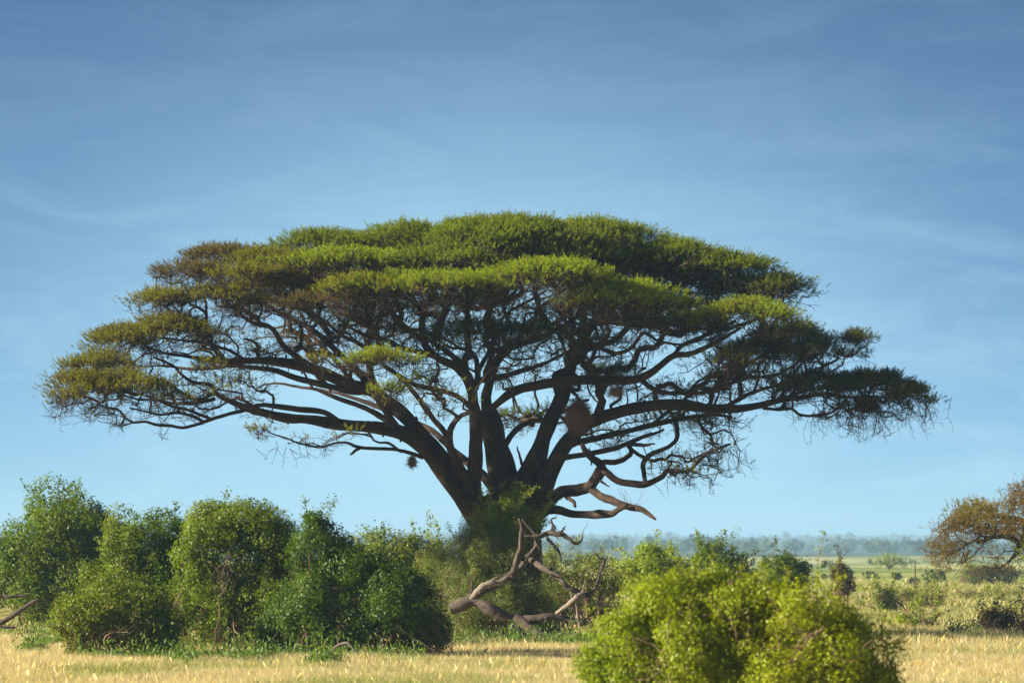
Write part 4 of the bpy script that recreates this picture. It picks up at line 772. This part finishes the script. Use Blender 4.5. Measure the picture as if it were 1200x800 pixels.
# far woodland: reads as one mass in the haze
def woodland():
    V=[];Fs=[];Cs=[];off=0
    spots=[]
    for _ in range(900):
        y=1/rng.uniform(1/5600,1/1700); x=rng.uniform(-1,1)*(y*.15+30); spots.append((x,y,rng.uniform(4,9)))
    for _ in range(420):
        y=1/rng.uniform(1/1700,1/260); x=rng.uniform(-1,1)*(y*.15+30)
        if nzT(np.array([[x*14,y*6,4.]]))[0]>.05: spots.append((x,y,rng.uniform(.6,1.6)))
    for _ in range(700):
        y=rng.uniform(3800,6600); x=rng.uniform(-1,1)*(y*.15+30)
        if nzT(np.array([[x*1.5,y*1.2,4.]]))[0]>-.1: spots.append((x,y,rng.uniform(4,8)))
    for (x,y,h) in spots:
        n=int(150 if y<1200 else 70); w=h*rng.uniform(.55,1.2); gz=float(ground_z(x,y))
        u=unit(rng.normal(size=(n,3))); P=u*[w*.55,w*.5,h*.42]*rng.uniform(.5,1,(n,1))*(1+.3*nzB(u*1.2+x))[:,None]+[x,y,gz+h*.56]
        s=h*.085*(1.3 if y>1200 else 1); dr=unit(rng.normal(size=(n,3))); sd=unit(np.cross(dr,rng.normal(size=(n,3))))
        ll=rng.uniform(.7,1.5,n)*s*1.9; v,f=leaves4(P,dr,sd,ll,ll*.8,ll*.1)
        # a stub trunk
        r=h*.03; tr=np.array([[x-r,y,gz-.3],[x+r,y,gz-.3],[x+r*.6,y,gz+h*.5],[x-r*.6,y,gz+h*.5],[x,y-r,gz-.3],[x,y+r,gz-.3],[x,y+r*.6,gz+h*.5],[x,y-r*.6,gz+h*.5]])
        V+= [v]; Fs.append(f+off); Cs.append(np.repeat((np.array((.07,.10,.03))*rng.uniform(.6,1.5)*rng.uniform(.8,1.2,(n,1))),4,0)); off+=len(v)
    o=mesh_obj('woodland',np.concatenate(V),np.concatenate(Fs),M_far,tint=np.concatenate(Cs)); tag(o,'belt of bushes and small trees fading into blue haze','woodland',kind='stuff')
woodland()

# ------------------------------------------------------------------ air
def haze():
    x0,x1,y0,y1,z0,z1=-4300,4300,-330,7300,-6,72
    v=[(x,y,z) for z in (z0,z1) for y in (y0,y1) for x in (x0,x1)]
    f=np.array([(0,2,3,1),(4,5,7,6),(0,1,5,4),(2,6,7,3),(0,4,6,2),(1,3,7,5)])
    m,t=nt('haze_air'); p=N(t,'ShaderNodeVolumePrincipled'); p.inputs['Color'].default_value=(.42,.68,.93,1); p.inputs['Density'].default_value=HZ
    p.inputs['Anisotropy'].default_value=0.0; o=N(t,'ShaderNodeOutputMaterial'); L(t,p.outputs[0],o.inputs['Volume'])
    ob=mesh_obj('haze',np.array(v,float),f,m); tag(ob,'pale blue haze over the plain','haze',kind='stuff')
HZ=1/4700.
haze()

# ------------------------------------------------------------------ sky, sun, camera
sc=bpy.context.scene
w=bpy.data.worlds.new("World"); sc.world=w; w.use_nodes=True; t=w.node_tree; t.nodes.clear()
EL=math.radians(22); AZ=math.radians(-97)      # compass bearing of the sun seen from above, 0 = view direction
sky=N(t,'ShaderNodeTexSky',sky_type='NISHITA',sun_disc=False); sky.sun_elevation=EL; sky.sun_rotation=AZ
sky.altitude=1200; sky.air_density=1.0; sky.dust_density=.2; sky.ozone_density=5.0
tc=N(t,'ShaderNodeTexCoord'); mp=N(t,'ShaderNodeMapping'); mp.inputs['Scale'].default_value=(18,18,75)
n=N(t,'ShaderNodeTexNoise',Scale=1.0,Detail=9.0,Roughness=.68,Distortion=.8); cr=N(t,'ShaderNodeValToRGB')
cr.color_ramp.elements[0].position=.44; cr.color_ramp.elements[0].color=(0,0,0,1); cr.color_ramp.elements[1].position=.78; cr.color_ramp.elements[1].color=(1,1,1,1)
mulc=N(t,'ShaderNodeMath',operation='MULTIPLY'); mulc.inputs[1].default_value=.5
mix=N(t,'ShaderNodeMix',data_type='RGBA'); mix.inputs[7].default_value=(4.4,6.6,7.6,1)
bg=N(t,'ShaderNodeBackground',Strength=.05); o=N(t,'ShaderNodeOutputWorld')
L(t,tc.outputs['Generated'],mp.inputs[0]); L(t,mp.outputs[0],n.inputs['Vector']); L(t,n.outputs[0],cr.inputs[0]); L(t,cr.outputs[0],mulc.inputs[0]); spz=N(t,'ShaderNodeSeparateXYZ'); L(t,tc.outputs['Generated'],spz.inputs[0]); low=N(t,'ShaderNodeMapRange'); low.inputs[1].default_value=.02; low.inputs[2].default_value=.105; low.inputs[3].default_value=1; low.inputs[4].default_value=.22
L(t,spz.outputs[2],low.inputs[0]); lm=N(t,'ShaderNodeMath',operation='MULTIPLY'); L(t,mulc.outputs[0],lm.inputs[0]); L(t,low.outputs[0],lm.inputs[1]); L(t,lm.outputs[0],mix.inputs[0])
# the blue deepens quickly above the hills: look the sky up higher than the true elevation
vm=N(t,'ShaderNodeMapping'); vm.inputs['Scale'].default_value=(1,1,3.6); L(t,tc.outputs['Generated'],vm.inputs[0]); L(t,vm.outputs[0],sky.inputs['Vector'])
# soft pale glow painted into the sky colour around the acacia crown
sp=N(t,'ShaderNodeSeparateXYZ'); L(t,tc.outputs['Generated'],sp.inputs[0])
def M(op,a,b):
    q=N(t,'ShaderNodeMath',operation=op)
    for i,vv in enumerate((a,b)):
        if isinstance(vv,(int,float)): q.inputs[i].default_value=vv
        elif vv is not None: L(t,vv,q.inputs[i])
    return q.outputs[0]
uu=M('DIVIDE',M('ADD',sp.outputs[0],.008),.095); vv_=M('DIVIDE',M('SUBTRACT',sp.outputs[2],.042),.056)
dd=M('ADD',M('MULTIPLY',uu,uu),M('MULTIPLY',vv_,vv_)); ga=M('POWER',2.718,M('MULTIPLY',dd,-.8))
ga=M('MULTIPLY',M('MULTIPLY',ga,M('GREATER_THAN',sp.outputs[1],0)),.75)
halo=N(t,'ShaderNodeMix',data_type='RGBA'); halo.inputs[7].default_value=(3.7,6.3,8.0,1)
L(t,ga,halo.inputs[0]); tn=N(t,'ShaderNodeMix',data_type='RGBA',blend_type='MULTIPLY'); tn.inputs[0].default_value=1; tn.inputs[7].default_value=(.46,.75,.90,1)
L(t,sky.outputs[0],tn.inputs[6]); L(t,tn.outputs[2],halo.inputs[6])
L(t,halo.outputs[2],mix.inputs[6]); L(t,mix.outputs[2],bg.inputs[0]); L(t,bg.outputs[0],o.inputs[0])
sd=bpy.data.lights.new('sun','SUN'); sd.energy=5.0; sd.angle=math.radians(.53); sd.color=(1,.93,.8)
so=bpy.data.objects.new('sun',sd); C.objects.link(so)
dv=Vector((math.sin(AZ)*math.cos(EL),math.cos(AZ)*math.cos(EL),math.sin(EL)))   # towards the sun
so.rotation_euler=dv.to_track_quat('Z','Y').to_euler(); so.location=(-60,60,80)
cam=bpy.data.cameras.new('camera'); co=bpy.data.objects.new('camera',cam); C.objects.link(co); sc.camera=co
co.location=(0,0,CZ); co.rotation_euler=(math.radians(90),0,0)
cam.sensor_width=36; cam.lens=F*36/1200; cam.shift_y=(HY-400)/1200; cam.clip_start=.5; cam.clip_end=20000
cam.dof.use_dof=True; cam.dof.focus_distance=Y0-3; cam.dof.aperture_fstop=2.9
sc.view_settings.view_transform='Standard'; sc.view_settings.look='None'; sc.view_settings.gamma=1; sc.view_settings.exposure=1.4
sc.cycles.max_bounces=6; sc.cycles.diffuse_bounces=2; sc.cycles.transmission_bounces=3; sc.cycles.volume_bounces=1
sc.cycles.use_denoising=True
